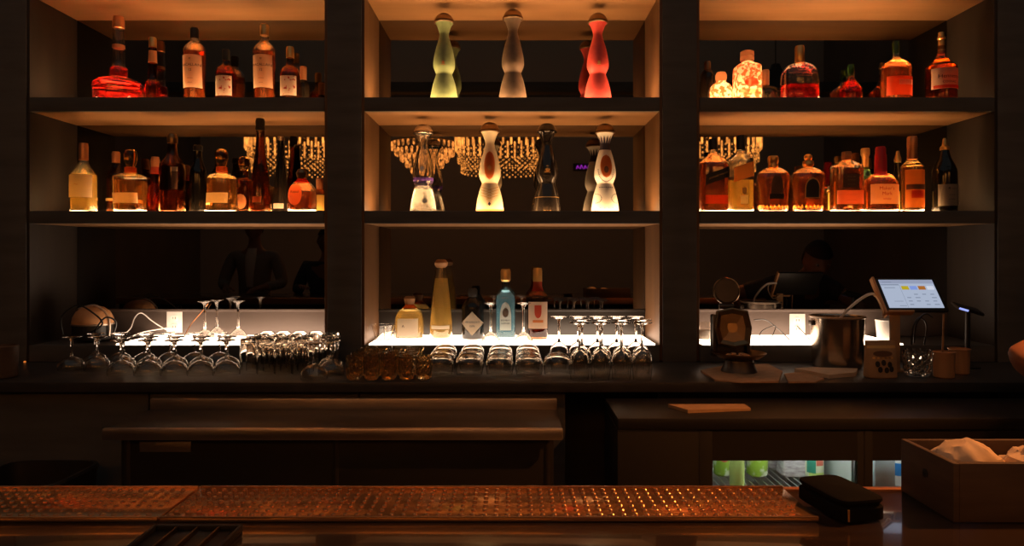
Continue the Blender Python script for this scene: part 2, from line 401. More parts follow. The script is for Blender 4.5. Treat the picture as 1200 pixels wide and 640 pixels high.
cool('juice_bottle', 863.5, 2.205, 'pale green juice bottle at the front of the lit cooler', 'bottle',
     [('body', lathe([(.02,0),(.0235,.004),(.0235,.14),(.014,.165),(.012,.18)]), 'lime'), ('cap', lathe([(.014,.180),(.014,.196)],20), 'white_plastic')])
cool('juice_bottle', 887, 2.31, 'green printed bottle with rounded base behind the pale juice', 'bottle',
     [('body', lathe([(.022,0),(.033,.008),(.035,.03),(.035,.10),(.022,.15),(.013,.17)]), 'green_can'), ('cap', lathe([(.015,.170),(.015,.185)],20), 'white_plastic')])
cool('juice_bottle', 846, 2.32, 'green and brown printed bottle at left end of the lit cooler', 'bottle',
     [('body', lathe([(.022,0),(.028,.006),(.028,.11),(.014,.16)]), 'green_can'), ('round_label', patch([(0,.028,.028,2),(.11,.028,.028,2)], .036, .05,.09,'oval'), 'coral'), ('cap', lathe([(.014,.160),(.014,.176)],20), 'black')])
cool('soda_bottle', 905, 2.40, 'small dark mauve bottle between green bottle and shrink pack in cooler', 'bottle',
     [('body', lathe([(.016,0),(.021,.005),(.021,.10),(.011,.15)]), 'mauve'), ('cap', lathe([(.012,.150),(.012,.162)],20), 'black')])
cool('shrink_pack', 927, 2.33, 'silvery mauve shrink-wrapped pack in the middle of the lit cooler', 'pack',
     [('body', loft([(0,.038,.034,7),(.004,.042,.036,6),(.05,.040,.036,6),(.06,.042,.036,6),(.13,.041,.036,6),(.14,.034,.03,5)]), 'mauve')])
cool('drink_can', 953.5, 2.30, 'can with green, coral and cream print at right in the cooler', 'can',
     [('body', lathe([(.026,0),(.031,.008),(.031,.11),(.027,.122),(.026,.122)]), 'can_print'), ('green_panel', patch([(0,.031,.031,2),(.2,.031,.031,2)], .022,.020,.10,'rect',0,.0006,-.018), 'teal'),
      ('coral_panel', patch([(0,.031,.031,2),(.2,.031,.031,2)], .026,.045,.08,'rect',0,.0006,.008), 'coral'), ('yellow_panel', patch([(0,.031,.031,2),(.2,.031,.031,2)], .05,.010,.022,'rect',0,.0006,.0), 'lime')])
cool('milk_carton', 1031, 2.20, 'white carton behind the second glass door of the cooler', 'carton',
     [('body', join(box(-.032,.032,-.03,.03,-.0,.10,.002), loft([(.1005,.032,.03,12),(.128,.032,.003,12)],24)), 'cooler_white')])
cool('water_bottle', 1050.5, 2.22, 'clear bottle with blue label beside the white carton in cooler', 'bottle',
     [('body', lathe([(.018,0),(.021,.004),(.021,.10),(.011,.13),(.01,.14)]), 'white_plastic'), ('blue_label', lathe([(.0215,.035),(.0215,.075)],24), 'bluel'), ('cap', lathe([(.0115,.140),(.0115,.152)],20), 'bluel')])

# ---- front bar ------------------------------------------------------------------------
fb = thing('front_bar', 'dark lacquered bar counter along the bottom of the view', 'bar', (0,.66,0))
mo('bar_top', box(-3.2,2.6,-.34,.34,BAR-.045,BAR,.004), 'bar_top', fb)
mo('back_rail', box(-3.2,2.6,.3402,.352,BAR-.045,BAR+.002,.002), 'copper', fb)
mo('bar_body', box(-3.15,2.55,-.12,.22,0,BAR-.0455,.004), 'dark_wood', fb)
def barmat(x0, x1, label):
    r = thing('bar_mat', label, 'bar mat', ((x0+x1)/2, .94, BAR), 0, 'studded bar mats')
    h = (x1-x0)/2
    mo('sheet', box(-h,h,-.058,.058,.0005,.005,.0015), 'mat_rubber', r)
    mo('border', join(box(-h,h,-.0598,-.0555,.001,.0075,.001), box(-h,h,.0555,.0598,.001,.0075,.001)), 'mat_rubber', r)
    nub = lathe([(.0034,.0048),(.0034,.0062),(.0024,.0072)],10)
    parts = []
    for i in range(int(2*h/.0152)):
        for j in range(7): parts.append(move(nub, (-h+.0085+i*.0152, -.047+j*.0156, 0)))
    mo('studs', join(*parts), 'mat_rubber', r)
barmat(-1.35,-.458,'brown studded bar mat at left, its end against the next mat')
barmat(-.455,.396,'brown studded bar mat in the centre, reaching the black folder')
cd = thing('bar_caddy', 'low black divided tray on the bar by the bottom edge', 'tray', (-.385,.82,BAR))
mo('tray', join(box(-.06,.05,-.05,.03,.0,.003,.001), box(-.06,-.056,-.05,.03,.003,.010,.001), box(.046,.05,-.05,.03,.003,.010,.001), box(-.056,.046,.026,.03,.003,.010,.001), box(-.056,.046,-.05,-.046,.003,.010,.001)), 'black', cd)
for x in (-.030,-.004,.022): mo('divider', box(x-.0015,x+.0015,-.0455,.0255,.0032,.009,.0006), 'bronze', cd)
fo = thing('bill_folder', 'thick black rounded folder lying lengthwise at the mat end', 'folder', (.444,.926,BAR+.0005), .2)
mo('cover', loft([(0,.030,.047,7),(.003,.034,.051,6),(.018,.034,.051,6),(.0205,.031,.048,6)],40), 'black_soft', fo)
mo('flap', loft([(.0207,.030,.047,6),(.026,.0335,.0505,6),(.029,.033,.050,6),(.031,.029,.046,6)],40), 'black_soft', fo)
mo('edge_glint', box(-.027,-.0245,-.0528,-.0512,.004,.0195,.0004), 'gold', fo)  # gold sliver stands in for the glint of light on the folder's front edge
# napkin box
nb = thing('napkin_box', 'brown wooden napkin box at the right end of the bar', 'box', (.569,.88,BAR))
w, d, h = .36, .119, .076
mo('box_body', join(box(0,.008,0,d,0,h,.001), box(w-.008,w,0,d,0,h,.001), box(.008,w-.008,0,.008,0,h,.001), box(.008,w-.008,d-.008,d,0,h,.001), box(.008,w-.008,.008,d-.008,0,.008,0)), 'box_wood', nb)
mo('side_slot', move(lathe([(.006,0),(.006,.001)],16), (-.0008,.06,.045), ry=PI/2), 'black', nb)
def crumple(rx, ry, rz, seed, n=40, m_=18, amp=.18):
    V, Fc = [], []
    for j in range(m_+1):
        a = PI*j/m_
        for i in range(n):
            t = 2*PI*i/n; q = Vector((math.sin(a)*math.cos(t), math.sin(a)*math.sin(t), math.cos(a)))
            k = 1+amp*noise.noise(q*2.2+Vector((seed,0,0)))+amp*.5*noise.noise(q*5+Vector((0,seed,0)))
            V.append((q.x*rx*k, q.y*ry*k, q.z*rz*k))
    for j in range(m_):
        for i in range(n): Fc.append((j*n+i, (j+1)*n+i, (j+1)*n+(i+1)%n, j*n+(i+1)%n))
    return V, Fc
tag(mo('folded_napkin', crumple(.047,.040,.038,3,amp=.14), 'napkin', loc=(.628,.945,BAR+.050)), 'rounded pale napkin bulging from the box corner', 'napkin')
tag(mo('folded_napkin', crumple(.05,.042,.034,9,amp=.3), 'napkin', loc=(.727,.94,BAR+.043)), 'crumpled pale napkin deeper in the box at its right', 'napkin')
tag(mo('folded_napkin', crumple(.04,.042,.030,19,amp=.3), 'napkin', loc=(.845,.94,BAR+.041)), 'flatter crumpled napkin furthest along the box, cut by the frame', 'napkin')

# ---- bottles: upper row, left bay ------------------------------------------------------
S1, S2, LG = SH1-.004, SH2-.004, LEDGE
B = bottle
B(S1,139,[(26,118),(27.5,108),(27,100),(21,94.5),(11,92),(10,88),(9.5,80),(7,77),(6.6,55),(5.6,34)],[(5.4,34),(6.4,33),(6.4,25),(5.6,21),(5.6,20)],
  'squat red disc-shaped decanter with long dark neck, first on upper left shelf', 'spirit_decanter', liquid=('red_liq',80), capmat='copper', bands=((53,57,'copper'),), Z=3.0)
B(S1,179,[(8,118),(8.3,103),(7.5,97),(5,92),(4.6,75),(4,56)],[(4.2,56),(4.4,46),(3.6,44)],
  'slim dark bottle with tall amber neck beside the red decanter', glass='brown_glass', liquid=('red_amber',97), capmat='gold', bands=((60,74,'copper'),))
for cx, top, lab, cm in ((228,33,'whisky bottle with cream label and black cap on upper left shelf','black'),(310,29,'whisky bottle with cream label and gold cap on upper left shelf','gold')):
    B(S1,cx,[(11,119),(11.7,108),(12.7,66),(12.2,58),(9,53),(5,49),(4.4,44),(4.2,top+12)],[(4.8,top+13),(5,top+2),(4.2,top)], lab, 'whisky_bottle', liquid=('red_amber',62), capmat=cm,
      labels=[(22.5,67,105,'cream')], inks=[('MACALLAN',4.3,79,'darkink'),('III',3.2,72,'darkink'),('12',4,85,'darkink'),('-----',4,94,'darkink'),('----',4,99,'darkink')])
B(S1,265,[(10.5,119),(10.8,95),(10.8,86),(8.5,80),(4.5,76),(3.8,70)],[(4.2,71),(4.4,60),(3.6,58)],
  'short bottle with speckled label and dark cap between the two tall whiskies', 'whisky_bottle', glass='brown_glass', liquid=('red_amber',84), capmat='black', labels=[(19,91,114,'ornament')], p=2.6)
B(S1,340,[(10.5,119),(10.8,95),(10.8,88),(8.5,81),(4.2,76),(3.8,67)],[(4.4,68),(4.6,58),(3.8,55)],
  'short bottle with speckled label and gold cap right of the second whisky', 'whisky_bottle', liquid=('amber',84), glass='brown_glass', capmat='gold', labels=[(19,91,114,'ornament')], p=2.6)
B(S1,355.5,[(7,118),(7.3,104),(6,98),(3.4,94)],[(3.8,94),(4,79),(3.4,78)],'dark little bottle with square amber cap at right of upper left shelf', glass='dark_glass', shell=False, capmat='copper', Z=3.03)

# ---- tall flared ceramic bottles ---------------------------------------------------------
CL = [(.058,0),(.060,.004),(.0585,.025),(.0535,.060),(.0455,.094),(.0375,.118),(.0345,.128),(.0380,.138),(.0450,.155),(.0467,.171),(.0445,.195),(.037,.232),(.0265,.268),(.0200,.294),(.0225,.312),(.0320,.336),(.0412,.3505)]
def clase(base, cx, top, label, body, cap, Z=2.985, extra=None, base_glass=None, capz=None):
    s = Z/F; H = CZ+(HY-top)*s-base; k = H/.388
    r = thing('tequila_bottle', label, 'bottle', ((cx-600)*s, Z, base), 0, None)
    pts = [(q.x,q.y) for q in catmull([(a*k**.6,b*k,0) for a,b in CL[1:]], 3)]
    pts = [(CL[0][0]*k**.6,0)]+pts; cl = [pts[0]]
    for q in pts[1:]:
        if q[1] > cl[-1][1]+1e-5: cl.append(q)
    R = [(z,a,a,2.) for a,z in cl]
    if body != 'clear':
        mo('body', loft(R,40), body, r)
    else:
        zw = .128*k
        lo_ = [q for q in R if q[0] <= zw]; up = [q for q in R if q[0] > zw]
        I = [(z,a-.003,b-.003,p) for z,a,b,p in R if z > .006]
        mo('body', loft(R+I[::-1],40), 'clear', r)
    tr = R[-1][1]; tz = R[-1][0]
    mo('dome_cap', lathe([(tr+.0006,tz+.0004),(tr+.0016,tz+.004),(tr*.97,tz+.012*k),(tr*.80,tz+.025*k),(tr*.5,tz+.034*k),(tr*.16,tz+.0375*k)],32), cap, r)
    mo('cap_ring', lathe([(tr*.93,tz-.006),(tr+.0022,tz-.0035),(tr+.0022,tz+.0006),(tr*.93,tz+.002)],32,cap0=False,cap1=False), cap, r)
    if extra: extra(r, R, k)
    return r
def emblem(m, z=.168, w=.012):
    def f(r, R, k): mo('emblem', join(patch(R,w,z*k-.006,z*k+.008,'oval'), patch(R,w*1.5,z*k-.010,z*k-.0075)), m, r)
    return f
clase(S1,520.5,16,'green flared ceramic bottle with dark dome cap, first on upper middle shelf','cer_green','bronze',extra=emblem('copper'))
clase(S1,601,11.5,'dark grey flared ceramic bottle in the centre of upper middle shelf','cer_gray','bronze',extra=emblem('cer_gray'))
clase(S1,700.5,16,'red flared ceramic bottle with dome cap on upper middle shelf','cer_red','bronze',extra=emblem('goldink'))
def cream_extra(r, R, k):
    mo('painted_oval', patch(R,.046,.140*k,.262*k,'oval'), M['orange'], r)
    mo('emblem', patch(R,.016,.178*k,.200*k,'oval',0,.0013), 'goldink', r)
    ch = []
    for z in (.060,.072,.084,.096): ch += [patch(R,.05,z*k,z*k+.003,'rect',.35*sg,.0008,sg*.0125) for sg in (1,-1)]
    mo('painted_chevrons', join(*ch), 'goldink', r)
    mo('seal', join(patch(R,.026,.022*k,.052*k,'oval',0,.0010)), 'cream', r); mo('seal_mark', patch(R,.014,.028*k,.046*k,'diamond',0,.0016), 'navy', r)
    mo('base_band', lathe([(ring_at(R,.004)[1]+.0006,.006),(ring_at(R,.016)[1]+.0006,.016)],36,cap0=False,cap1=False), 'goldink', r)
def white_extra(r, R, k):
    mo('painted_oval', patch(R,.050,.150*k,.250*k,'oval',0,.0007), 'orange', r)
    mo('emblem', patch(R,.020,.170*k,.200*k,'oval',0,.0014), 'brownl', r)
    mo('painted_arc', join(*[patch(R,.004,.186*k+.052*math.sin(a)-.002,.186*k+.052*math.sin(a)+.002,'oval',0,.001,.034*math.cos(a)) for a in [PI*(1.0+i/21.) for i in range(22)]]), 'navy', r)
    for sg in (-1,1):
        mo('painted_scroll', join(*[patch(R,.0038,.062*k+.020*math.sin(a)-.002,.062*k+.020*math.sin(a)+.002,'oval',0,.001,sg*(.044+.022*math.cos(a))) for a in [PI*(.5+i/11.) for i in range(12)]]), 'navy', r)
    mo('painted_border', join(*[patch(R,.006,.110*k-.003,.110*k+.003,'diamond',0,.001,(i-3)*.009) for i in range(7)]), 'navy', r)
    mo('foot_marks', join(*[patch(R,.003,.020,.023,'oval',0,.001,(i-2.5)*.018) for i in range(6)]), 'navy', r)
    tz = R[-1][0]; n = 12; V, Fc = [], []
    zt = .345*k; zb = .300*k
    for i in range(n):                                          # painted blue-black points hanging round the flare
        a0, a1, am = 2*PI*i/n, 2*PI*(i+1)/n, 2*PI*(i+.5)/n
        pr = lambda z,a: ((ring_at(R,z)[1]+.0007)*math.cos(a), (ring_at(R,z)[1]+.0007)*math.sin(a), z)
        o = len(V); V += [pr(zb,a0),pr(zb,a1),pr((zb+zt)/2,am+.10),pr(zt-.012,am),pr((zb+zt)/2,am-.10)]; Fc.append((o,o+1,o+2,o+3,o+4))
    V2, F2 = lathe([(ring_at(R,z)[1]+.0007,z) for z in (.272*k,.280*k,.290*k,.300*k)],36,cap0=False,cap1=False)
    mo('painted_neck', join((V,Fc),(V2,F2)), 'navy', r)
def clear_extra(r, R, k):
    rr = lambda z: ring_at(R,z)[1]
    I = [(z, rr(z)-.0036, rr(z)-.0036, 2.) for z in [.008]+[.02+.012*i for i in range(8)]]
    mo('spirit', loft(I,36), 'clear_liq', r)
    mo('collar', lathe([(rr(.128*k)+.0012,.118*k),(rr(.128*k)+.010,.140*k),(rr(.128*k)+.011,.156*k),(rr(.150*k)+.002,.160*k)],32,cap0=False,cap1=False), 'glassware', r)
    mo('purple_band', lathe([(rr(.146*k)+.0009,.140*k),(rr(.152*k)+.0009,.154*k)],32,cap0=False,cap1=False), 'purple', r)
    mo('emblem', join(patch(R,.018,.175*k,.200*k,'oval')), 'silver', r)
    mo('painted_lines', join(*[patch(R,.07,z,z+.002) for z in (.026,.034)]), 'silver', r)
def black_extra(r, R, k):
    rr = lambda z: ring_at(R,z)[1]
    mo('gold_line', join(*[lathe([(rr(z)+.0008,z),(rr(z+.003)+.0008,z+.003)],32,cap0=False,cap1=False) for z in (.066*k,.345*k)]), 'gold', r)
    mo('emblem', join(patch(R,.020,.176*k,.192*k,'oval'), patch(R,.014,.195*k,.203*k,'diamond'), patch(R,.024,.172*k,.175*k)), 'gold', r)
    mo('foot_marks', join(*[patch(R,.008,.008,.011,'rect',0,.0008,x) for x in (-.012,0,.012)]), 'gold', r)
clase(S2,496,146,'clear glass flared bottle with silver cap and purple band, first on middle shelf','clear','silver',extra=clear_extra)
clase(S2,574,143.5,'cream and gold painted flared ceramic bottle on lower middle shelf','cer_cream','bronze',extra=cream_extra)
clase(S2,641,144.5,'glossy black flared bottle with gold lines on lower middle shelf','cer_black','cer_black',extra=black_extra)
clase(S2,709,145,'white flared ceramic bottle with painted dots on lower middle shelf','cer_white','bronze',extra=white_extra)

# ---- upper row, right bay -------------------------------------------------------------------
B(S1,829,[(8,118),(8.2,94),(7,86),(3.6,82)],[(3.8,83),(4,74),(3.2,72)],'narrow dark bottle half hidden by the pillar, upper right shelf', glass='dark_glass', shell=False, capmat='bronze', Z=3.02)
B(S1,845,[(12,118),(12.8,108),(11,101),(6.5,97.5),(5,95)],[(5.5,95.5),(6.6,92),(6.6,88),(5,85)],'small round flowered bottle with cream stopper on upper right shelf', 'tequila_bottle', glass='floral', shell=False, capmat='cream', Z=2.93)
B(S1,875.5,[(14,119),(14.5,114),(14.3,84),(13,78),(8.5,75),(5.5,72)],[(5.5,72.5),(8,71),(8,67),(7.4,66.2),(8,65.4),(7.8,61),(6,60)],'square flowered bottle with wide cream stopper on upper right shelf', 'tequila_bottle', glass='floral', shell=False, capmat='cream', p=4.5, Z=2.93,
  labels=[(24,107,113,'cream'),(16,94,105,'pink',{'shape':'oval'})])
B(S1,897,[(15,118),(16,110),(12,104),(5,100.5)],[(4.4,101),(4.6,84),(3.6,82)],'round dark bottle with amber cap behind the flowered square bottle', glass='dark_glass', shell=False, capmat='copper', Z=3.04)
B(S1,937,[(20.5,119),(21.6,112),(21,92),(19.5,84),(15,78),(8,75),(5.2,73.5)],[(5,74),(5.6,72),(5.6,57),(4.6,54)],'flask with rounded shoulders, gold cap and red spirit on upper right shelf', 'whiskey_bottle', liquid=('red_liq',101), glass='clear', capmat='gold', p=3.2, dr=.62, Z=2.93,
  inks=[('WOODFORD RESERVE',3.3,88.5,'copper'),('DISTILLERY',2.6,85,'copper'),('bourbon whiskey',2.6,91.5,'copper')])
B(S1,997,[(12,118),(12.4,106),(8,98),(4.2,92),(3.6,88)],[(3.6,88.5),(3.9,79),(3.2,76)],'small conical red bottle with green neck, alone on upper right shelf', glass='brown_glass', liquid=('red_liq',96), capmat='green_glass', bands=((80,90,'green_glass'),), Z=2.95)
B(S1,1050,[(15.3,119),(15.8,110),(15.8,82),(14,76),(8,71),(4,67),(3.2,62)],[(3.6,63),(3.8,50),(3,48)],'broad bottle with red label and green neck cap on upper right shelf', 'whiskey_bottle', liquid=('red_amber',72), capmat='green_glass', p=3, dr=.8, Z=2.94,
  labels=[(30,92,114,'redl'),(17,96,102,'cream',{'x0':5,'off':.0012})])
B(S1,1103,[(16,119),(16.4,112),(16.4,82),(14.5,77),(8.5,71),(6,66),(4,62),(3.6,54)],[(4,64),(3.6,56),(3.4,47),(4.3,46),(4.3,44),(3.4,43),(3,38)],'cognac bottle with long gold neck and cream label on upper right shelf', 'cognac_bottle', liquid=('red_amber',70), glass='brown_glass', capmat='gold', Z=2.94,
  labels=[(31,83,107,'cream'),(29,103,106.5,'redl',{'off':.0012})], inks=[('Hennessy',6,93,'darkink'),('COGNAC',3.5,99.5,'darkink')])

# ---- lower row, left bay ---------------------------------------------------------------------
B(S2,98,[(14,250),(14.4,244),(14.4,208),(13,203),(8,196),(5,190),(4.6,186)],[(5,188),(5,172),(4.4,168)],'bottle with gold capsule and cream label, first on lower left shelf','wine_bottle',liquid=('gold_liq',205),capmat='copper',labels=[(27,206,232,'cream')],inks=[('~',8,217,'goldink')],Z=2.93)
B(S2,136,[(10,250),(10.2,236),(10,208),(8,202),(4.8,196),(4.2,190)],[(4.4,191),(4.6,180),(3.8,178)],'slim dark bottle with copper capsule behind the square decanter bottle', glass='brown_glass',liquid=('red_amber',210),capmat='copper',bands=((233,236,'gold'),),Z=3.05)
B(S2,153,[(14.5,250),(15,246),(16,212),(15,207),(9,204),(6.4,202),(6.4,196)],[(5,196),(6,193),(7,188),(7.2,181),(5.6,177),(4,176)],'square clear bottle with round stopper and cream label, lower left shelf','tequila_bottle',liquid=('amber',212),capmat='amber_glass',p=4,labels=[(29,227,239,'cream')],bands=((196.5,202.5,'orange'),),Z=2.93)
B(S2,182,[(11,250),(11,243),(9,230),(6.5,216),(5,206),(4.5,196)],[(4.6,197),(5,188),(4,184)],'dark amber bottle with sloping sides left of the tall black one',glass='brown_glass',liquid=('red_amber',212),capmat='copper',Z=3.03,bands=((196,204,'redl'),))
B(S2,202,[(12,250),(12.3,246),(12.3,198),(10,190),(6,182),(4.8,172),(4.6,166)],[(5.6,168),(5.8,164),(5.8,160),(4.6,157)],'tall dark square bottle with small side label on lower left shelf',glass='brown_glass',liquid=('amber',224),capmat='bronze',p=4,labels=[(6,197,223,'brownl',{'x0':8}),(6,197,202,'cream',{'x0':8,'off':.0012})],Z=2.94)
B(S2,232,[(9,250),(9,205),(7,196),(4.5,186),(4,176)],[(5,177),(5.2,172),(4,170)],'nearly black slim bottle between two clear decanters, lower left shelf',glass='dark_glass',shell=False,capmat='black',Z=2.97)
B(S2,260,[(17,250),(17.2,247),(15.5,230),(15.3,212),(14,207),(9,204),(6.3,202),(6.3,195)],[(5,195.5),(6,192),(7,187),(7,181),(5.5,176.5),(4,175)],'clear bottle with flared foot, round stopper and pale label, lower left shelf','tequila_bottle',liquid=('amber',210),capmat='amber_glass',p=3.4,labels=[(25,227,239,'white')],bands=((196,202,'orange'),),Z=2.93)
B(S2,286,[(10.5,250),(10.8,244),(10.4,216),(8,211),(5.4,208),(5.2,200)],[(4,200.5),(6,197),(6.6,191),(5.4,186),(3,184)],'small dark amber bottle with ball stopper beside the tall cone bottle',glass='brown_glass',liquid=('amber',214),capmat='amber_glass',labels=[(13,228,246,'orange',{'shape':'oval'})],p=3,Z=3.07)
B(S2,305,[(12,250),(12.3,246),(10.6,222),(8.4,200),(6,180),(4.8,164),(4.8,152)],[(5.4,153),(5.6,149.5),(5.2,148.5),(5.4,142),(4.4,139)],'tallest tapering bottle with dark cap on lower left shelf',glass='brown_glass',liquid=('amber',200),capmat='black',bands=((150,152.6,'silver'),),labels=[(10,231,238,'orange')],Z=2.95,p=2.4)
B(S2,329,[(10,250),(10,246),(7.4,215),(5,190),(3.8,172),(3.6,164)],[(4,165),(4,161),(3.2,160)],'slim black tapering bottle left of the round bottle',glass='dark_glass',shell=False,capmat='silver',labels=[(12,239,245,'cream')],Z=3.06)
B(S2,354,[(15,250),(16,246),(16.5,232),(15,222),(10.5,215),(6.5,212),(5,209)],[(5,211),(6.4,206),(7,203),(5,199),(3,198)],'round bottle with circular orange label and dark stopper, lower left shelf','tequila_bottle',liquid=('red_amber',225),capmat='bronze',labels=[(17,216,242,'pink',{'shape':'oval','x0':-4})],inks=[('Riazul',4.4,226,'darkink',{'x0':-4})],bands=((208,214,'redl'),),Z=2.93,p=2.3)
B(S2,374.5,[(7,250),(7.3,246),(7.3,228),(4.4,222)],[(4,222.5),(4.2,211),(3.4,209)],'small bottle with yellow label touching the pillar, lower left shelf',glass='brown_glass',liquid=('amber',230),capmat='copper',labels=[(13,229,247,'yellow')],Z=3.05)

# ---- lower row, right bay ----------------------------------------------------------------------
B(S2,835.5,[(16,250),(16.3,246),(16.3,198),(14.5,190),(9,184),(5,179),(4.4,175)],[(4.8,176),(5,166),(4.2,163)],'square whisky bottle with slanted black label beside the pillar','whisky_bottle',liquid=('red_amber',192),p=4.5,capmat='black',Z=2.94,
  labels=[(26,230,240,'redl'),(30,202,214,'blackl',{'slope':.36,'x0':2})],inks=[('JOHNNIE WALKER',2.7,208,'goldink',{'slope':.36,'x0':2})])
B(S2,868,[(12.6,250),(13,246),(13,192),(11,186),(7,181),(5,177),(4.6,174)],[(5,176),(5.2,162),(4.6,159)],'square whisky bottle with black cap and slanted orange label','whisky_bottle',liquid=('gold_liq',212),p=4.5,capmat='black',Z=2.93,
  labels=[(9,230,240,'cream'),(23,194,211,'orange',{'slope':.32}),(5,221,229,'goldink',{'shape':'shield'})])
for cx, top, lab, bm_, lm in ((906,183,'broad-shouldered whisky bottle with ribbed foot and gold cap, lower right shelf','brownl','brownl'),(947,181,'broad-shouldered whisky bottle with ball stopper and dark arched label','blackl','blackl')):
    cap = [(5,199),(6,195),(5.4,192),(6.2,190),(6.2,185),(5,183)] if cx == 906 else [(5,197),(6.6,193),(6,189),(3.4,188),(4.6,186),(4.6,183),(2.4,181)]
    r = B(S2,cx,[(15,250),(15.5,246),(16.6,232),(18.4,214),(18.4,208),(16,202),(10,198),(6,196.5)],cap,lab,'whisky_bottle',liquid=('red_amber',204),p=2.8,dr=.7,capmat='gold',Z=2.93,
      labels=[((14 if cx==906 else 16),206,233,lm,{'shape':'arch'}),(17,228,234,'blackl',{'off':.0012})] if cx==906 else [(17,209,233,'goldink',{'shape':'arch'}),(15,211,232,'blackl',{'shape':'arch','off':.0013})])
    s = 2.93/F; z0, z1 = .006, .040                                 # cut diamonds moulded round the foot
    parts = []
    for i in range(22):
        a = 2*PI*i/22; x, y = 15.9*s*math.cos(a), 15.9*s*.72*math.sin(a)
        parts.append(move(loft([(-.012,.0004,.0004,2),(0,.0052,.0052,2),(.012,.0004,.0004,2)],4), (x*1.02,y*1.02,.020)))
    mo('cut_foot', join(*parts), 'amber_glass', r, smooth=False)
B(S2,973,[(4.4,250),(4.6,228),(3,222)],[(2.6,223),(2.8,219),(2,218)],'tiny bottle with yellow label beside the pink-labelled bottle',glass='amber_glass',shell=False,capmat='black',labels=[(8,226,246,'yellow')],Z=3.05)
B(S2,992,[(16,250),(16.5,246),(16.5,200),(14.5,194),(9,190),(5.6,187)],[(5.2,188),(5.6,186),(5.6,180),(5,178)],'rectangular bourbon bottle with wood stopper and pink lower label','whiskey_bottle',liquid=('red_amber',198),capmat='cork',p=5,dr=.7,Z=2.93,
  labels=[(31,224,240,'pink'),(18,205,221,'brownl')],inks=[('--- -- ---',3,208,'goldink',{'off':.002}),('-- --- --',3,212,'goldink',{'off':.002}),('--- - ---',3,217,'goldink',{'off':.002}),('-- ----- --',3.2,229,'redink'),('------- ----',3.2,235,'redink')])
B(S2,1014,[(8.5,250),(8.8,215),(7,206),(4,198),(3.6,190)],[(3.8,199),(3.8,184),(5,181),(5,175.5),(4.4,174)],'slender bottle with amber neck behind the red wax bottle',glass='green_glass',shell=False,capmat='gold',labels=[(14,212,246,'yellow')],Z=3.05)
B(S2,1032,[(18.3,250),(18.8,246),(18.6,216),(16.5,210),(11,205),(6.8,202),(5.8,192)],[(8,206.5),(6.9,203),(6.6,190),(6.4,182),(5.6,180),(5.6,174),(4.6,172)],'squat bourbon bottle with red wax neck and cream label, lower right shelf','whiskey_bottle',liquid=('red_amber',207),capmat='wax',p=2.6,dr=.75,Z=2.93,
  labels=[(33,217,240,'cream')],inks=[("Maker's",5.6,222,'redink'),('Mark',5.6,228,'redink'),('whisky',3.4,234,'redink')])
B(S2,1052,[(7,250),(7.2,226),(5,214),(3.4,200),(3.2,190)],[(3.6,191),(4.2,187),(2.6,182),(1.6,177)],'dark bottle with small pointed gold cap behind the amber bottle',glass='dark_glass',shell=False,capmat='gold',labels=[(13,225,248,'yellow')],Z=3.06)
B(S2,1069,[(12.2,250),(12.6,246),(12.4,200),(11,194),(7,189),(5.6,184),(5.4,176)],[(5.5,187),(5.4,173),(5.7,172),(5.6,162),(4.8,160)],'amber bottle with copper capsule and dark-banded label, lower right shelf','whiskey_bottle',liquid=('amber',192),capmat='copper',Z=2.93,
  labels=[(23,200,244,'orange'),(22,217,223,'brownl',{'off':.0013}),(14,224,233,'redl',{'off':.0013})])
B(S2,1107,[(12.8,250),(13.4,246),(13.4,208),(12,197),(7,186),(4.4,176)],[(5,176),(5,173),(2.8,170),(2.2,164),(1.4,162)],'dark wine bottle with cream label, last on lower right shelf','wine_bottle',glass='dark_glass',shell=False,capmat='gold',Z=2.93,
  labels=[(24,217,242,'cream',{'x0':0})],inks=[('R ---',4.4,222,'darkink'),('-----',4,229,'darkink'),('------',4,234,'darkink')])

# ---- bottles on the lit ledge --------------------------------------------------------------------
B(LG,480,[(16.5,398),(17.2,392),(16.6,374),(14,366),(9,361),(5.4,358),(5,355)],[(5.2,356.5),(6,354),(6.6,350),(5,347.5),(3,347)],'round-shouldered golden tequila with cream label and cork on the ledge','tequila_bottle',liquid=('gold_liq',364),capmat='cork',p=3.2,labels=[(24,372,393,'white')],inks=[('^',7,382,'darkink',{'x0':-5})],bands=((355.5,361,'orange'),),Z=3.04)
B(LG,517,[(12,398),(13.3,390),(13.5,380),(11.5,355),(8.6,330),(6.6,316),(6.2,313)],[(5,314),(7.4,311),(8,308),(6,305),(4,304)],'tall golden bottle tapering to a wide cork on the ledge','tequila_bottle',liquid=('gold_liq',326),capmat='cork',labels=[(21,380.5,384.5,'white')],Z=3.04)
B(LG,554,[(12.6,398),(13,394),(13,366),(12,358),(8,352),(5.2,349),(5,347)],[(5,348),(5.4,346),(5.4,340),(4.4,338)],'black apothecary bottle with cream diamond label on the ledge','gin_bottle',glass='dark_glass',shell=False,capmat='black',labels=[(26,364,392,'cream',{'shape':'diamond'})],inks=[("HENDRICK'S",3,376.5,'darkink'),('GIN',3.4,381,'darkink')],Z=3.04)
B(LG,592.5,[(11.2,398),(11.6,394),(11.6,352),(10.4,346),(6,341),(4.4,337),(4.2,329)],[(4.6,330),(6,328),(6,318),(5,315.5)],'pale blue square gin bottle with gold cap on the ledge','gin_bottle',glass='blue_glass',liquid=('blue_liq',340),capmat='gold',p=4.5,labels=[(13,353,386,'white',{'shape':'arch'}),(7,360,371,'silver',{'shape':'oval','off':.0013})],inks=[('BOMBAY',2.7,374.5,'darkink'),('SAPPHIRE',2.4,378,'darkink')],Z=3.04)
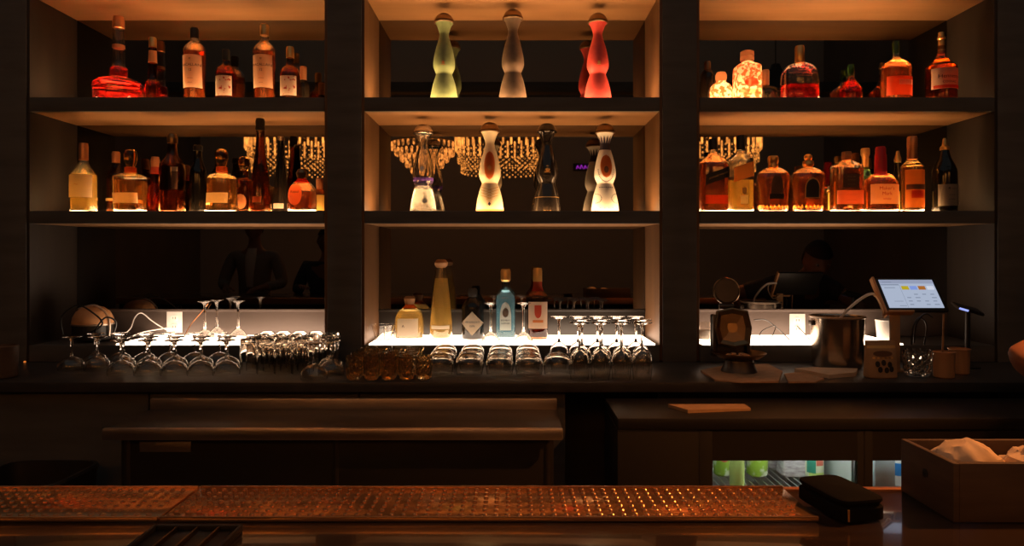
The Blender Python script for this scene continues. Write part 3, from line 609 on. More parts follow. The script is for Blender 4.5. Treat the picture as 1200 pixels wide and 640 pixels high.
B(LG,630,[(11.6,398),(12,394),(12,352),(11,346),(7,341),(5.2,336),(5,329)],[(5.4,330),(5.4,317),(4.8,314)],'bottle with red neck, amber capsule and cream figure label on the ledge','gin_bottle',liquid=('red_amber',384),glass='brown_glass',capmat='gold',bands=((330,341,'redl'),),p=3,
  labels=[(22,353,384,'cream'),(8,357,372,'redl',{'off':.0013,'shape':'shield'}),(12,374,377,'orange',{'off':.0013})],Z=3.04)

# ---- glassware ---------------------------------------------------------------------------------------
def glass_thing(name, label, cat, outer, inner, extra=None, m='glassware', n=28):
    r = thing(name, label, cat)
    mo('bowl', lathe(outer+inner, n), m, r)
    for n_, pts in (extra or []): mo(n_, lathe(pts, n), m, r)
    return r
def inv(pts, H): return [(r, H-z) for r, z in pts][::-1]
used = {}
ORD = ('first','second','third','fourth','fifth','sixth','seventh','eighth')
def place(proto, x, Z, base, label, group, rz=0.):
    L = ((x-600)*Z/F, Z, base)
    if proto.name not in used:
        used[proto.name] = 1; proto.location = L; proto['label'] = label; proto['group'] = group; return proto
    return dup(proto, L, rz, label, group)
# stemless bowls, upside down: closed end up, rim down
bal = thing('stemless_glass', 'x', 'glass')
prof = [(.0485,.0006),(.0515,.015),(.0525,.030),(.0505,.048),(.044,.064),(.033,.0745),(.024,.0785),(.022,.0795)]
inn = [(.020,.0755),(.031,.0705),(.0415,.061),(.048,.047),(.0502,.030),(.0493,.015),(.0465,.0006)]
mo('bowl', loft([(z,r,r,2) for r,z in prof+inn], 32, False, True) if False else lathe(prof+[(.001,.0800)]+[(.001,.0760)]+inn+[(.0485,.0005)], 32, cap0=False, cap1=False), 'glassware', bal)
for j, (Z, rn) in enumerate(((2.57,'front'),(2.684,'middle'),(2.795,'back'))):
    for i, x in enumerate((515,550,585.5,620,653)):
        if i == 4 and j: continue
        place(bal, 600+(x-600)*2.57/Z, Z, COUNTER, 'upturned stemless glass, %s in the %s row below the lit middle ledge' % (ORD[i], rn), 'upturned stemless glasses')
# stemmed glass, upside down on the rim
def stemmed(name, H, bowl, stem_r, foot_r, bowl_h):
    """bowl: (r, z) from rim (z=0) up to where the stem starts"""
    r = thing(name, 'x', 'glass')
    innr = [(max(a-.0016,.001), b-.001 if b > 0 else 0) for a, b in bowl][::-1]
    top = bowl[-1][1]
    mo('bowl', lathe(bowl+[(.001,top+.0004),(.001,top-.004)]+innr+[bowl[0]], 28, cap0=False, cap1=False), 'glassware', r)
    mo('stem', lathe([(stem_r*1.7,top+.0006),(stem_r,top+.012),(stem_r*.95,(top+H)/2),(stem_r*1.1,H-.020),(stem_r*2.2,H-.0092)], 14), 'glassware', r)
    mo('foot', lathe([(stem_r*2.3,H-.009),(foot_r*.55,H-.0052),(foot_r,H-.0024),(foot_r,H-.0004),(foot_r*.96,H)], 28), 'glassware', r)
    return r
wine = stemmed('wine_glass', .2056, [(.032,0),(.0345,.02),(.0370,.045),(.0365,.065),(.0315,.085),(.022,.099),(.010,.107)], .0042, .0362, .107)
for Z, rn, xs in ((2.46,'front',(679,703.5,728,752.5)),(2.57,'middle',(685.5,710,734.5,759)),(2.68,'back',(660,684.5,709,733.5,758))):
    for i, x in enumerate(xs):
        place(wine, 600+(x-600)*2.46/Z, Z, COUNTER, 'upturned wine glass, %s from the right pillar in the %s row' % (ORD[len(xs)-1-i], rn), 'upturned wine glasses on the counter')
coupe = stemmed('coupe_glass', .130, [(.047,0),(.0485,.012),(.046,.026),(.036,.040),(.020,.049),(.009,.053)], .0040, .034, .053)
k = 0
for Z, xs, rn in ((2.56,(142,173,204,235,265),'front'),(2.665,(84,114.5,145,175.5,206,236.5,267),'middle'),(2.772,(112,141,170,199,228,257),'back')):
    for i, x in enumerate(xs):
        place(coupe, x, Z, COUNTER, 'upturned coupe glass, %s from the left in the %s row of the left bay' % (ORD[i], rn), 'upturned coupes on the left counter')
for i, (x, Z) in enumerate(((368,2.47),(388,2.56),(388,2.662))):
    place(coupe, x, Z, COUNTER, 'upturned coupe, %s of three below the left pillar' % ('nearest','middle','furthest back')[i], 'upturned coupes below the left pillar')
tall = stemmed('martini_glass', .168, [(.042,0),(.040,.010),(.030,.026),(.018,.038),(.008,.045)], .0048, .030, .045)
for x, lb in ((575,'upturned stemmed glass in front of the lit ledge bottles, left of the blue gin'),(613.5,'upturned stemmed glass on the lit ledge between blue gin and red-necked bottle')):
    place(tall, x, 2.906, LEDGE, lb, 'upturned stemmed glasses on the middle ledge')
for x, Z, lb in ((240,3.01,'upturned stemmed glass on the left ledge, left one of a touching pair'),(254,3.10,'upturned stemmed glass on the left ledge, further one of a touching pair'),(279,3.04,'upturned stemmed glass alone on the left ledge')):
    place(tall, x, Z, LEDGE, lb, 'upturned stemmed glasses on the left ledge')
# highball tumblers, upside down
hb = thing('tumbler_glass', 'x', 'glass')
mo('wall', lathe([(.0318,.0005),(.0312,.05),(.0295,.1275),(.0285,.1315),(.0265,.132),(.0250,.1300),(.001,.1296),(.001,.117),(.0255,.1165),(.0268,.114),(.0285,.05),(.0292,.0005),(.0318,.0004)], 28, cap0=False, cap1=False), 'glassware', hb)
for j, Z in enumerate((2.58,2.65,2.72,2.79)):
    for i, x in enumerate((291,311.5,332,352.5,373)):
        if i == 4 and j < 2: continue
        place(hb, 600+(x-600)*2.58/Z*(1.004 if j%2 else 1.0), Z, COUNTER, 'upturned tall tumbler, %s in the %s row left of the pillar' % (ORD[i], ('front','second','third','back')[j]), 'upturned tall tumblers')
# cut crystal tumblers
cr = thing('crystal_tumbler', 'x', 'glass')
def facet(H, r0, r1, n=20, rows=6):
    V, Fc = [], []
    prof = [(0,.72),(.06,.92)]+[(.06+.82*(j/rows),1.0) for j in range(1,rows+1)]+[(1.0,.97)]
    for j, (t, k) in enumerate(prof):
        for i in range(n):
            a = 2*PI*(i+(j%2)*.5)/n
            rr = (r0+(r1-r0)*t)*k*(1+(.045 if (2 <= j <= rows+1 and (i+j)%2) else 0)); V.append((rr*math.cos(a), rr*math.sin(a), t*H))
    m_ = len(prof)
    for t, k in ((1.0,.87),(.6,.84),(.16,.78)):
        for i in range(n):
            a = 2*PI*i/n; rr = (r0+(r1-r0)*t)*k; V.append((rr*math.cos(a), rr*math.sin(a), t*H))
    m_ += 3
    for j in range(m_-1):
        for i in range(n): Fc.append((j*n+i, j*n+(i+1)%n, (j+1)*n+(i+1)%n, (j+1)*n+i))
    Fc.append(tuple(range(n-1,-1,-1))); Fc.append(tuple(range((m_-1)*n, m_*n)))
    return V, Fc
mo('body', facet(.086,.027,.0305), 'crystal', cr, smooth=False)
for j, Z in enumerate((2.462,2.545,2.628,2.711)):
    for i, x in enumerate((415,435.5,456,476.5,497)):
        if i == 4 and j: continue
        place(cr, 600+(x-600)*2.462/Z, Z, COUNTER, 'cut crystal tumbler, %s in the %s row below the middle bay' % (ORD[i], ('front','second','third','back')[j]), 'cut crystal tumblers', .35*i+.9*j)
# jug and cup
jg = thing('glass_jug', 'small clear glass jug at the left end of the lit ledge', 'jug', tuple(at(449,0,2.97)[:2])+(LEDGE,))
mo('body', lathe([(.030,0),(.034,.004),(.040,.03),(.050,.062),(.053,.068),(.0505,.068),(.037,.03),(.030,.007)],28), 'glassware', jg)
mo('handle', tube([(0,.046,.055),(0,.066,.054),(0,.068,.036),(0,.041,.022)], .0035), 'glassware', jg)
cp = thing('glass_cup', 'small clear glass cup in front of the glass jug', 'cup', tuple(at(457,0,2.895)[:2])+(LEDGE,))
mo('body', lathe([(.022,0),(.025,.003),(.027,.044),(.0255,.0445),(.023,.005)],24), 'glassware', cp)
mo('handle', tube([(-.019,-.019,.036),(-.030,-.030,.035),(-.030,-.030,.016),(-.019,-.019,.012)], .003), 'glassware', cp)

# ---- left ledge: dome, cables, outlets -----------------------------------------------------------------
def tubes(name, label, paths, r, m, cat='cable'):
    return tag(mo(name, join(*[tube(p, r) for p in paths]), m), label, cat)
q = at(109,0,2.99)
dm = thing('domed_strainer', 'round metal dome with black drum and strap on the left ledge', 'dome', (q.x,q.y,LEDGE))
mo('drum', lathe([(.060,0),(.074,.006),(.079,.03),(.079,.068),(.074,.072)],36), 'black', dm)
mo('dome', lathe([(.0800,.0725),(.0815,.078),(.078,.100),(.065,.125),(.042,.143),(.016,.150),(.002,.151)],36), 'copper_mug', dm)
mo('strap', tube([(.0815,-.02,.02),(.084,-.02,.075),(.070,-.02,.118),(.02,-.02,.153),(-.05,-.02,.137)], .005), 'steel', dm)
mo('rim', lathe([(.0795,.0665),(.084,.068),(.084,.073),(.0795,.0745)],36,cap0=False,cap1=False), 'steel', dm)
def pp(*xs): return [at(*v) for v in xs]
tubes('power_cable','tangle of black cable looping around the metal dome',[pp((74,392,2.90),(72,372,2.88),(90,358,2.87),(108,366,2.86),(120,380,2.86),(100,392,2.88),(84,396,2.90)),
      pp((110,397,2.88),(113,385,2.86),(124,372,2.86),(136,378,2.89),(131,396,2.90))], .0035, 'black')
tubes('lamp_cord','white cord arching from the left wall outlet to the ledge',[pp((137,397,2.95),(152,386,3.0),(158,372,3.06),(166,367,3.10),(178,376,3.12),(192,385,3.14),(198,387,3.155)), pp((142,399.5,2.92),(165,390,3.0),(185,386,3.08),(199,384,3.155))], .0026, 'white_plastic')
tubes('power_cable','black cord lying along the left ledge toward the outlet',[pp((96,397,2.93),(118,394,2.97),(150,395,3.0),(175,391,3.06),(205,389,3.150))], .0024, 'black')
tubes('power_cable','thin brown cord rising behind the paired upturned stem glasses',[pp((216,394,3.06),(224,380,3.12),(236,366,3.15),(244,356,3.16))], .002, 'copper')
tag(mo('rubber_stopper', move(lathe([(.008,0),(.011,.002),(.010,.016),(.006,.019)],18), (at(148,0,2.93).x,2.93,LEDGE)), 'black'), 'little black rubber stopper under the white cord', 'stopper')
def outlet(x, y, label):
    p = at(x,y,ZB-.0062); r = thing('power_outlet', label, 'outlet', tuple(p), 0, 'white power outlets')
    mo('cover_plate', box(-.036,.036,-.006,0,-.049,.049,.002), 'white_plastic', r)
    for dz in (-.02,.02):
        s_ = mo('socket', move(loft([(0,.017,.014,3),(.0012,.016,.013,3)],24), (0,-.0062,dz), rx=PI/2), 'white_plastic', r)
        mo('slots', join(box(-.007,-.005,-.0086,-.0075,dz-.005,dz+.004,0), box(.005,.007,-.0086,-.0075,dz-.005,dz+.004,0)), 'black', s_)
outlet(205,377.5,'white wall outlet in the left bay backsplash'); outlet(934,380,'white wall outlet in the right bay backsplash')

# ---- right bay -----------------------------------------------------------------------------------------
q = at(826,0,2.93)
jr = thing('candle_jar', 'short clear glass jar beside the right pillar on the ledge', 'jar', (q.x,q.y,LEDGE))
mo('jar', lathe([(.024,0),(.028,.003),(.029,.085),(.0268,.085),(.026,.012),(.02,.010)],28), 'glassware', jr); mo('candle', lathe([(.0235,.0125),(.0235,.050),(.004,.051)],24), 'white_plastic', jr)
tubes('power_cable','black cord curling across the lit right ledge',[pp((884,375,2.93),(897,375,2.98),(910,384,3.03),(919,392,3.06),(926,399,2.98))], .0025, 'black')
tubes('power_cable','thin cord arching beside the right wall outlet',[pp((889,397,2.93),(893,388,2.95),(906,382,3.0),(909,384,3.02),(903,398,2.96))], .0018, 'black')
tubes('power_cable','short black cord dropping below the right wall outlet',[pp((934,382,3.162),(941,389,3.10),(949,398,2.98))], .002, 'black')
# press with round disc, tilted mirrored pan and bowl
q = at(866,0,2.60)
pr = thing('waffle_press', 'dark metal tabletop press with raised round disc and bowl in front', 'press', (q.x,q.y,COUNTER))
mo('pedestal', loft([(0,.062,.060,2.4),(.006,.066,.062,2.4),(.030,.056,.052,2.4),(.050,.052,.048,2.4)],32), 'steel_dark', pr)
mo('bowl', lathe([(.045,.0505),(.075,.058),(.098,.074),(.100,.078),(.094,.076),(.070,.062),(.03,.056)],40), 'bronze', pr)
dots = [move(crumple(.013,.010,.007,i,12,8,.2), (.05*math.cos(i*1.05)*(.8 if i%2 else .45), .05*math.sin(i*1.05)*.7, .066)) for i in range(7)]
mo('grid_knobs', join(*dots), 'copper_mug', pr)
mo('back_frame', join(box(-.082,-.062,.06,.10,.0505,.215,.006), box(.050,.066,.06,.10,.0505,.17,.006), box(-.0615,.0495,.075,.10,.0505,.12,.006)), 'steel_dark', pr)
pan = loft([(0,.060,.066,4),(.010,.070,.076,4),(.030,.072,.078,4),(.034,.066,.072,4),(.022,.050,.056,4),(.018,.02,.02,3)],8)
mo('mirrored_pan', move(pan, (-.004,.082,.160), rx=math.radians(78)), 'bronze', pr, smooth=False)
mo('hinge', join(move(lathe([(.012,-.028),(.012,.028)],16), (-.022,.085,.246), ry=PI/2), box(-.030,-.014,.078,.094,.246,.262,.003)), 'steel_dark', pr)
mo('lid_disc', move(lathe([(.046,0),(.050,.003),(.050,.010),(.046,.013)],40), (-.020,.096,.306), rx=math.radians(82)), 'steel_dark', pr)
mo('lid_rim', move(lathe([(.050,-.001),(.0525,.002),(.0525,.011),(.050,.014)],40,cap0=False,cap1=False), (-.020,.096,.306), rx=math.radians(82)), 'bronze', pr)
# cloths and papers on the counter
def sheet(pts, Zs, th, name, label, cat, m, base, seed, folds=.004):
    """outline given in picture rows on the counter plane"""
    V = []; n = len(pts)
    for x, y in pts:
        Z = (CZ-base)*F/(y-HY); V.append(Vector(((x-600)*Z/F, Z, base)))
    c = sum(V, Vector())/n; K = 5; W = []
    for k_ in range(K+1):
        for v in V:
            p = c+(v-c)*(k_/K); W.append(p)
    out = [(p.x,p.y,base+th+folds*(noise.noise(Vector((p.x*22,p.y*22,seed)))+.5)) for p in W]; bot = [(p.x,p.y,base+.0004) for p in W[-n:]]
    Fc = []
    for k_ in range(K):
        for i in range(n): Fc.append((k_*n+i, (k_+1)*n+i, (k_+1)*n+(i+1)%n, k_*n+(i+1)%n))
    o = len(out)
    for i in range(n): Fc.append(((K)*n+i, o+i, o+(i+1)%n, K*n+(i+1)%n))
    Fc.append(tuple(o+i for i in range(n-1,-1,-1)))
    me = tag(mo(name, (out+bot, Fc), m, sharp=50), label, cat)
    bm = bmesh.new(); bm.from_mesh(me.data); bmesh.ops.remove_doubles(bm, verts=bm.verts, dist=1e-5); bmesh.ops.recalc_face_normals(bm, faces=bm.faces); bm.to_mesh(me.data); bm.free(); return me
sheet([(821,436),(850,430),(900,428),(917,437),(912,449),(870,449.3),(838,447)],0,.003,'bar_cloth','brown bar cloth spread under the dark press','cloth','cloth',COUNTER,2,.006)
sheet([(919,440),(940,437),(966,446),(955,449.2),(924,449.3)],0,.002,'bar_cloth','small crumpled cloth between the press and the steel bucket','cloth','cloth',COUNTER,5,.006)
sheet([(931,436.5),(950,435),(1005,436.5),(1003,441),(972,444)],0,.014,'napkin_stack','folded stack of tan napkins before the steel bucket','napkins','napkin',COUNTER,8,.003)
sheet([(783,477.5),(806,484.5),(880,481.5),(872,476.5)],0,.006,'paper_booklet','thin open booklet lying on top of the black cooler','booklet','brown_paper',.912,11,.006)
# steel bucket and long spoon
q = at(981,0,2.752)
bk = thing('ice_bucket', 'tall stainless steel bucket on the right counter', 'bucket', (q.x,q.y,COUNTER))
mo('body', lathe([(.088,0),(.093,.004),(.095,.02),(.1005,.196),(.1025,.199),(.1005,.202),(.098,.198),(.092,.02),(.083,.008)],48), 'steel_bright', bk)
mo('rolled_rim', lathe([(.101,.1955),(.106,.198),(.106,.203),(.101,.2045)],48,cap0=False,cap1=False), 'steel', bk)
for sg in (-1,1): mo('lug', move(box(-.006,.006,-.014,.014,.165,.185,.003), (sg*.105,0,0)), 'steel_dark', bk)
tag(mo('bar_spoon', join(tube(pp((978,384,2.72),(986,371,2.69),(1000,357,2.67),(1014,347,2.66),(1021,344.5,2.67),(1025,345,2.68)), .0055)), 'white_plastic'), 'long pale curved handle sticking out of the steel bucket', 'spoon')
# tablet on stand
p0, p1 = at(1076,364,2.60), at(1065,325.5,2.695)
tilt = math.atan2(p1.y-p0.y, p1.z-p0.z); Ht = (p1-p0).length*.985
tb = thing('payment_tablet', 'tablet till with bright screen on a wooden stand', 'tablet', (p0.x,p0.y,COUNTER))
def tl(vf): return move(vf, (0,0,p0.z-COUNTER), rx=-tilt)
Wd = .236
mo('casing', tl(box(-Wd/2,Wd/2,0,.014,-.002,Ht,.004)), 'black', tb)
sc = mo('screen', tl(box(-Wd/2+.013,Wd/2-.013,-.0012,.002,.012,Ht-.010,.0003)), 'screen', tb)
sw, shh = Wd-.026, Ht-.022
def ui(name, u0, u1, v0, v1, m): mo(name, tl(box(-sw/2+sw*u0,-sw/2+sw*u1,-.0018,-.0013,.012+shh*v0,.012+shh*v1,0)), m, sc)
ui('header_bar',0,1,.86,.985,'ui_mid'); ui('side_pane',.0,.34,.80,.83,'ui_grey')
for i,(u,m) in enumerate(((.37,'ui_yellow'),(.525,'ui_blue'),(.68,'ui_brown'),(.84,'ui_white'))): ui('button',u,u+.13,.64,.77,m)
tx = []
for j in range(4):
    for i in range(4):
        if (i+j*3)%5: tx.append((.40+.15*i,.40+.15*i+.07+.02*((i*j)%2),.46-.12*j,.485-.12*j))
mo('text_lines', join(*[tl(box(-sw/2+sw*a,-sw/2+sw*b,-.0018,-.0013,.012+shh*c_,.012+shh*d_,0)) for a,b,c_,d_ in tx+[(.05,.25,.70,.72),(.14,.30,.22,.235),(.20,.33,.06,.075),(.05,.22,.90,.92)]]), 'ui_grey', sc)
mo('divider_line', tl(box(-sw/2+sw*.345,-sw/2+sw*.349,-.0017,-.0013,.012,.012+shh*.8,0)), 'ui_grey', sc)
mo('stand_side', tl(box(-Wd/2-.010,-Wd/2-.001,-.004,.020,-.012,Ht+.004,.002)), 'copper_mug', tb)
mo('stand_lip', tl(box(-Wd/2,-.02,-.010,.016,-.012,-.0025,.002)), 'copper_mug', tb)
hz = p0.z-COUNTER
mo('stand_post', join(box(-.10,-.065,.005,.020,.008,hz+.0,.002), box(-.10,-.03,.004,.12,0,.0078,.002)), 'brown_paper', tb)
# things beneath and beside the tablet
q = at(1036,0,2.93)
tag(mo('paper_cup', loft([(0,.026,.026,2),(.09,.034,.034,2),(.093,.036,.036,2),(.096,.034,.034,2),(.09,.032,.032,2),(.01,.024,.024,2)],28), 'white_plastic', loc=(q.x,q.y,LEDGE)), 'white paper cup on the lit ledge behind the printed pouch', 'cup')
tubes('power_cable','pale cable hanging below the tablet by the cup',[pp((1041,366,2.64),(1036,372,2.62),(1034,362,2.6),(1028,350,2.62),(1024,346,2.66))], .003, 'cream')
q = at(1031.5,0,2.50)
po = thing('snack_pouch', 'brown paper pouch printed with dark berries on the counter', 'pouch', (q.x,q.y,COUNTER))
PR = [(0,.050,.022,4),(.004,.056,.026,4),(.05,.056,.024,3.2),(.10,.056,.016,2.6),(.122,.057,.005,2.4),(.136,.057,.002,2.4)]
mo('bag', loft(PR,36), 'brown_paper', po)
mo('seal_strip', patch(PR,.104,.108,.118), 'goldink', po)
bp = [patch(PR,.017,z-.011,z+.011,'oval',0,.0012,x) for x,z in ((-.022,.052),(.0,.057),(.022,.050),(-.013,.032),(.010,.030),(.028,.034))]
mo('berry_print', join(*bp), 'blackl', po); mo('print_arch', patch(PR,.07,.078,.10,'oval',0,.0012), 'brownl', po)
mo('gold_dots', join(*[patch(PR,.010,.070,.078,'oval',0,.0016,x) for x in (-.034,-.018,0,.016,.032)]), 'gold', po)
q = at(1075,0,2.53)
hj = thing('hobnail_jar', 'studded clear glass tumbler below the tablet screen', 'glass', (q.x,q.y,COUNTER))
mo('body', facet(.098,.043,.050,24,7), 'glassware', hj, smooth=False)
tubes('power_cable','dark cables coiled inside the studded glass',[pp((1068,404,2.53),(1070,384,2.53),(1078,372,2.54),(1086,382,2.53),(1083,404,2.53)), pp((1071,402,2.53),(1074,380,2.53),(1084,368,2.52),(1093,372,2.53))], .003, 'black')
for x, Z, lb in ((1106,2.50,'copper coloured cup right of the studded glass'),(1124,2.58,'copper coloured cup furthest right on the counter')):
    q = at(x,0,Z); c_ = thing('copper_cup', lb, 'cup', (q.x,q.y,COUNTER), 0, 'copper cups')
    mo('body', lathe([(.030,0),(.034,.004),(.036,.090),(.037,.094),(.034,.094),(.031,.008)],32), 'copper_mug', c_); mo('rim', lathe([(.0365,.0905),(.0385,.092),(.0385,.0945),(.0365,.096)],32,cap0=False,cap1=False), 'copper_mug', c_)
tag(mo('stir_stick', tube(pp((1104,437,2.50),(1105,400,2.50),(1106,368,2.50)), .0035, 8, 0), 'cork'), 'short wooden stick standing in the nearer copper cup', 'stick')
q = at(1134,362,2.72)
cr_ = thing('card_reader', 'small dark card reader with bluish display right of the tablet', 'card reader', (q.x,q.y,COUNTER))
hh = q.z-COUNTER
mo('reader_body', move(box(-.055,.055,-.028,.028,-.006,.006,.004), (0,0,hh), rx=.35, ry=.28), 'black', cr_)
mo('display', move(box(-.020,.012,-.026,-.005,.0062,.0070,.0003), (0,0,hh), rx=.35, ry=.28), 'black', cr_)
mo('lit_edge', move(box(-.050,-.012,-.0290,-.0282,-.004,.004,0), (0,0,hh), rx=.35, ry=.28), 'led_blue', cr_)
mo('stand', join(lathe([(.045,0),(.045,.006),(.010,.010),(.009,hh-.012)],24)), 'black', cr_)
tag(mo('pilot_lamp', move(lathe([(.004,0),(.005,.002),(.003,.006)],14), (at(30,0,2.85).x,2.845,COUNTER)), 'led_orange'), 'tiny orange pilot lamp at the far left of the dark counter', 'lamp')
q = at(4,0,2.5)
tag(mo('wooden_tub', loft([(0,.040,.040,2),(.003,.044,.044,2),(.115,.047,.047,2),(.118,.044,.044,2),(.01,.040,.040,2)],32), 'box_wood', loc=(q.x,q.y,COUNTER)), 'brown round tub at the far left end of the counter', 'tub')

# ---- chandeliers hanging over the room behind the viewer (seen in the mirrors) ---------------------------
def rods(R, n, z0, z1, r, jit=0.):
    return join(*[move(lathe([(r*.4,z0),(r,z0+.012),(r,z1-.012),(r*.5,z1)],7), (R*math.cos(2*PI*i/n), R*math.sin(2*PI*i/n), jit*((i*7)%5-2))) for i in range(n)])
def beads(R, n, z0, z1, r):
    out = []; k_ = 0
    z = z1
    while z > z0:
        for i in range(n):
            a = 2*PI*(i+.5*(k_%2))/n; s_ = r*(.7+.3*((i*5+k_*3)%4)/3)
            out.append(move(lathe([(.001,-s_),(s_*.85,-s_*.3),(s_*.85,s_*.3),(.001,s_)],6), (R*math.cos(a), R*math.sin(a), z)))
        z -= r*1.9; k_ += 1
    return join(*out)
ch = thing('crystal_chandelier', 'x', 'chandelier')
mo('frame_ring', lathe([(.52,.47),(.555,.475),(.555,.495),(.52,.50)],48,cap0=False,cap1=False), 'bronze', ch)
mo('rod_tier', rods(.54,38,.265,.475,.0118,.004), 'crystal_rod', ch)
mo('bead_tier', beads(.51,46,.13,.27,.0145), 'crystal_bead', ch)
mo('bead_fringe', beads(.47,40,.0,.13,.015), 'crystal_bead', ch)
mo('hanging_rod', lathe([(.012,.5),(.012,.942)],10), 'bronze', ch)
mo('cross_bars', join(box(-.53,.53,-.008,.008,.485,.499,0), box(-.008,.008,-.53,.53,.485,.499,0)), 'bronze', ch)
for i, x in enumerate((345,588,835)):
    L = ((x-600)*8/F, 2*ZB-8, 2.356)
    lb = 'round crystal rod chandelier, reflected in the %s bay mirror' % bays[i]
    if i == 0: ch.location = L; ch['label'] = lb; ch['group'] = 'rod chandeliers'
    else: dup(ch, L, .04*i, lb, 'rod chandeliers')
cc = thing('tiered_chandelier', 'cone shaped amber chandelier, reflected left in the middle mirror', 'chandelier', (-1.10,-2.25,2.33))
for i in range(6):
    z = .44-.075*i; R_ = .43*(1-.155*i)
    mo('bead_tier', join(*[move(lathe([(.001,-.045),(.014,-.03),(.016,.02),(.006,.036)],7), (R_*math.cos(2*PI*k_/n_), R_*math.sin(2*PI*k_/n_), z)) for n_ in (max(8,int(36*R_/.43)),) for k_ in range(n_)]), 'crystal_cone', cc)
mo('frame_ring', lathe([(.40,.478),(.43,.48),(.43,.49),(.40,.492)],40,cap0=False,cap1=False), 'bronze', cc)
mo('hanging_rod', lathe([(.010,.49),(.010,.97)],10), 'bronze', cc); mo('cross_bars', join(box(-.41,.41,-.006,.006,.479,.490,0), box(-.006,.006,-.41,.41,.479,.490,0)), 'bronze', cc)
ns = thing('neon_sign', 'small purple lit strip on the far wall, seen in the mirror', 'sign', (1.18,-4.595,2.80))
mo('board', box(-.20,.20,-.003,.02,-.05,.07,.002), 'black', ns)
mo('tubes', join(*[tube([(-.15+.06*i,.026,-.02),(-.13+.06*i,.026,.035+.01*(i%2)),(-.11+.06*i,.026,-.01)], .007, 8, 3) for i in range(6)]), 'neon', ns)

pl = thing('pendant_lamp', 'black cone pendant lamp over the right end of the bar', 'lamp', (1.95,1.30,2.62))
mo('shade', lathe([(.15,0),(.10,.09),(.045,.16),(.03,.20),(.028,.198),(.042,.155),(.097,.085),(.147,.0)],32,cap0=False,cap1=False), 'black', pl)
mo('bulb', lathe([(.002,.085),(.022,.09),(.028,.11),(.018,.14),(.012,.16)],20), emitter('warm bulb',(1.0,.45,.15),5.), pl)
mo('flex', lathe([(.004,.2),(.004,.66)],8), 'black', pl)
ld = bpy.data.lights.new('lamp_light','SPOT'); ld.energy = 165; ld.color = (1.0,.34,.08); ld.spot_size = math.radians(62); ld.spot_blend = .6; ld.shadow_soft_size = .04
lo_ = bpy.data.objects.new('lamp_light', ld); C.objects.link(lo_); lo_.parent = pl; lo_.location = (0,0,.05)
lo_.rotation_euler = (Vector((.98,1.28,1.0))-Vector((1.95,1.30,2.67))).to_track_quat('-Z','Y').to_euler()
tag(mo('lamp_beam', box(1.2,3.2,1.27,1.33,3.28,3.34,.003), 'dark_wood'), kind='structure'); bpy.data.objects['lamp_beam'].name = 'ceiling_beam'
# ---- people ---------------------------------------------------------------------------------------------------
def skin(name, nodes, edges, m, parent, root=0, sub=2):
    me = bpy.data.meshes.new(name); me.from_pydata([n_[0] for n_ in nodes], edges, [])
    o = bpy.data.objects.new(name, me); C.objects.link(o)
    md = o.modifiers.new('skin','SKIN'); md.use_smooth_shade = True
    for i, n_ in enumerate(nodes):
        sv = me.skin_vertices[0].data[i]; r = n_[1]; sv.radius = r if isinstance(r, tuple) else (r, r); sv.use_root = i == root
    sb = o.modifiers.new('sub','SUBSURF'); sb.levels = sub; sb.render_levels = sub
    dg = bpy.context.evaluated_depsgraph_get(); nm = bpy.data.meshes.new_from_object(o.evaluated_get(dg))
    bpy.data.objects.remove(o); bpy.data.meshes.remove(me)
    nm.name = name; nm.materials.clear(); nm.materials.append(M[m]); nm.polygons.foreach_set('use_smooth',[True]*len(nm.polygons))
    ob = bpy.data.objects.new(name, nm); C.objects.link(ob); ob.parent = parent; return ob
def head_vf(c, look, tiltx=0.):
    """a head with brow, nose, chin and ears; c is its centre, it faces +Y before turning by look"""
    V, Fc = [], []; n, m_ = 28, 22
    for j in range(m_+1):
        a = PI*j/m_
        for i in range(n):
            t = 2*PI*i/n; q = Vector((math.sin(a)*math.cos(t), math.sin(a)*math.sin(t), math.cos(a)))
            x, y, z = q.x*.076, q.y*.096, q.z*.118
            if q.z < 0: x *= 1-.28*q.z*q.z; y *= 1-.12*q.z*q.z
            f = max(0., q.y)
            y += .026*f**3*math.exp(-((q.x/.16)**2))*math.exp(-(((q.z+.14)/.20)**2))       # nose
            y -= .010*f**2*(math.exp(-(((q.x-.36)/.15)**2))+math.exp(-(((q.x+.36)/.15)**2)))*math.exp(-(((q.z-.08)/.13)**2))  # eye sockets
            y += .007*f**2*math.exp(-((q.x/.30)**2))*math.exp(-(((q.z+.50)/.08)**2))       # lips
            y += .010*f**2*math.exp(-((q.x/.28)**2))*math.exp(-(((q.z+.84)/.14)**2))       # chin
            x += math.copysign(.014,q.x)*math.exp(-((q.y/.14)**2))*math.exp(-(((q.z+.05)/.24)**2))*(abs(q.x)>.6)  # ears
            V.append((x,y,z))
    for j in range(m_):
        for i in range(n): Fc.append((j*n+i, (j+1)*n+i, (j+1)*n+(i+1)%n, j*n+(i+1)%n))
    return move((V,Fc), c, rz=look, rx=tiltx)
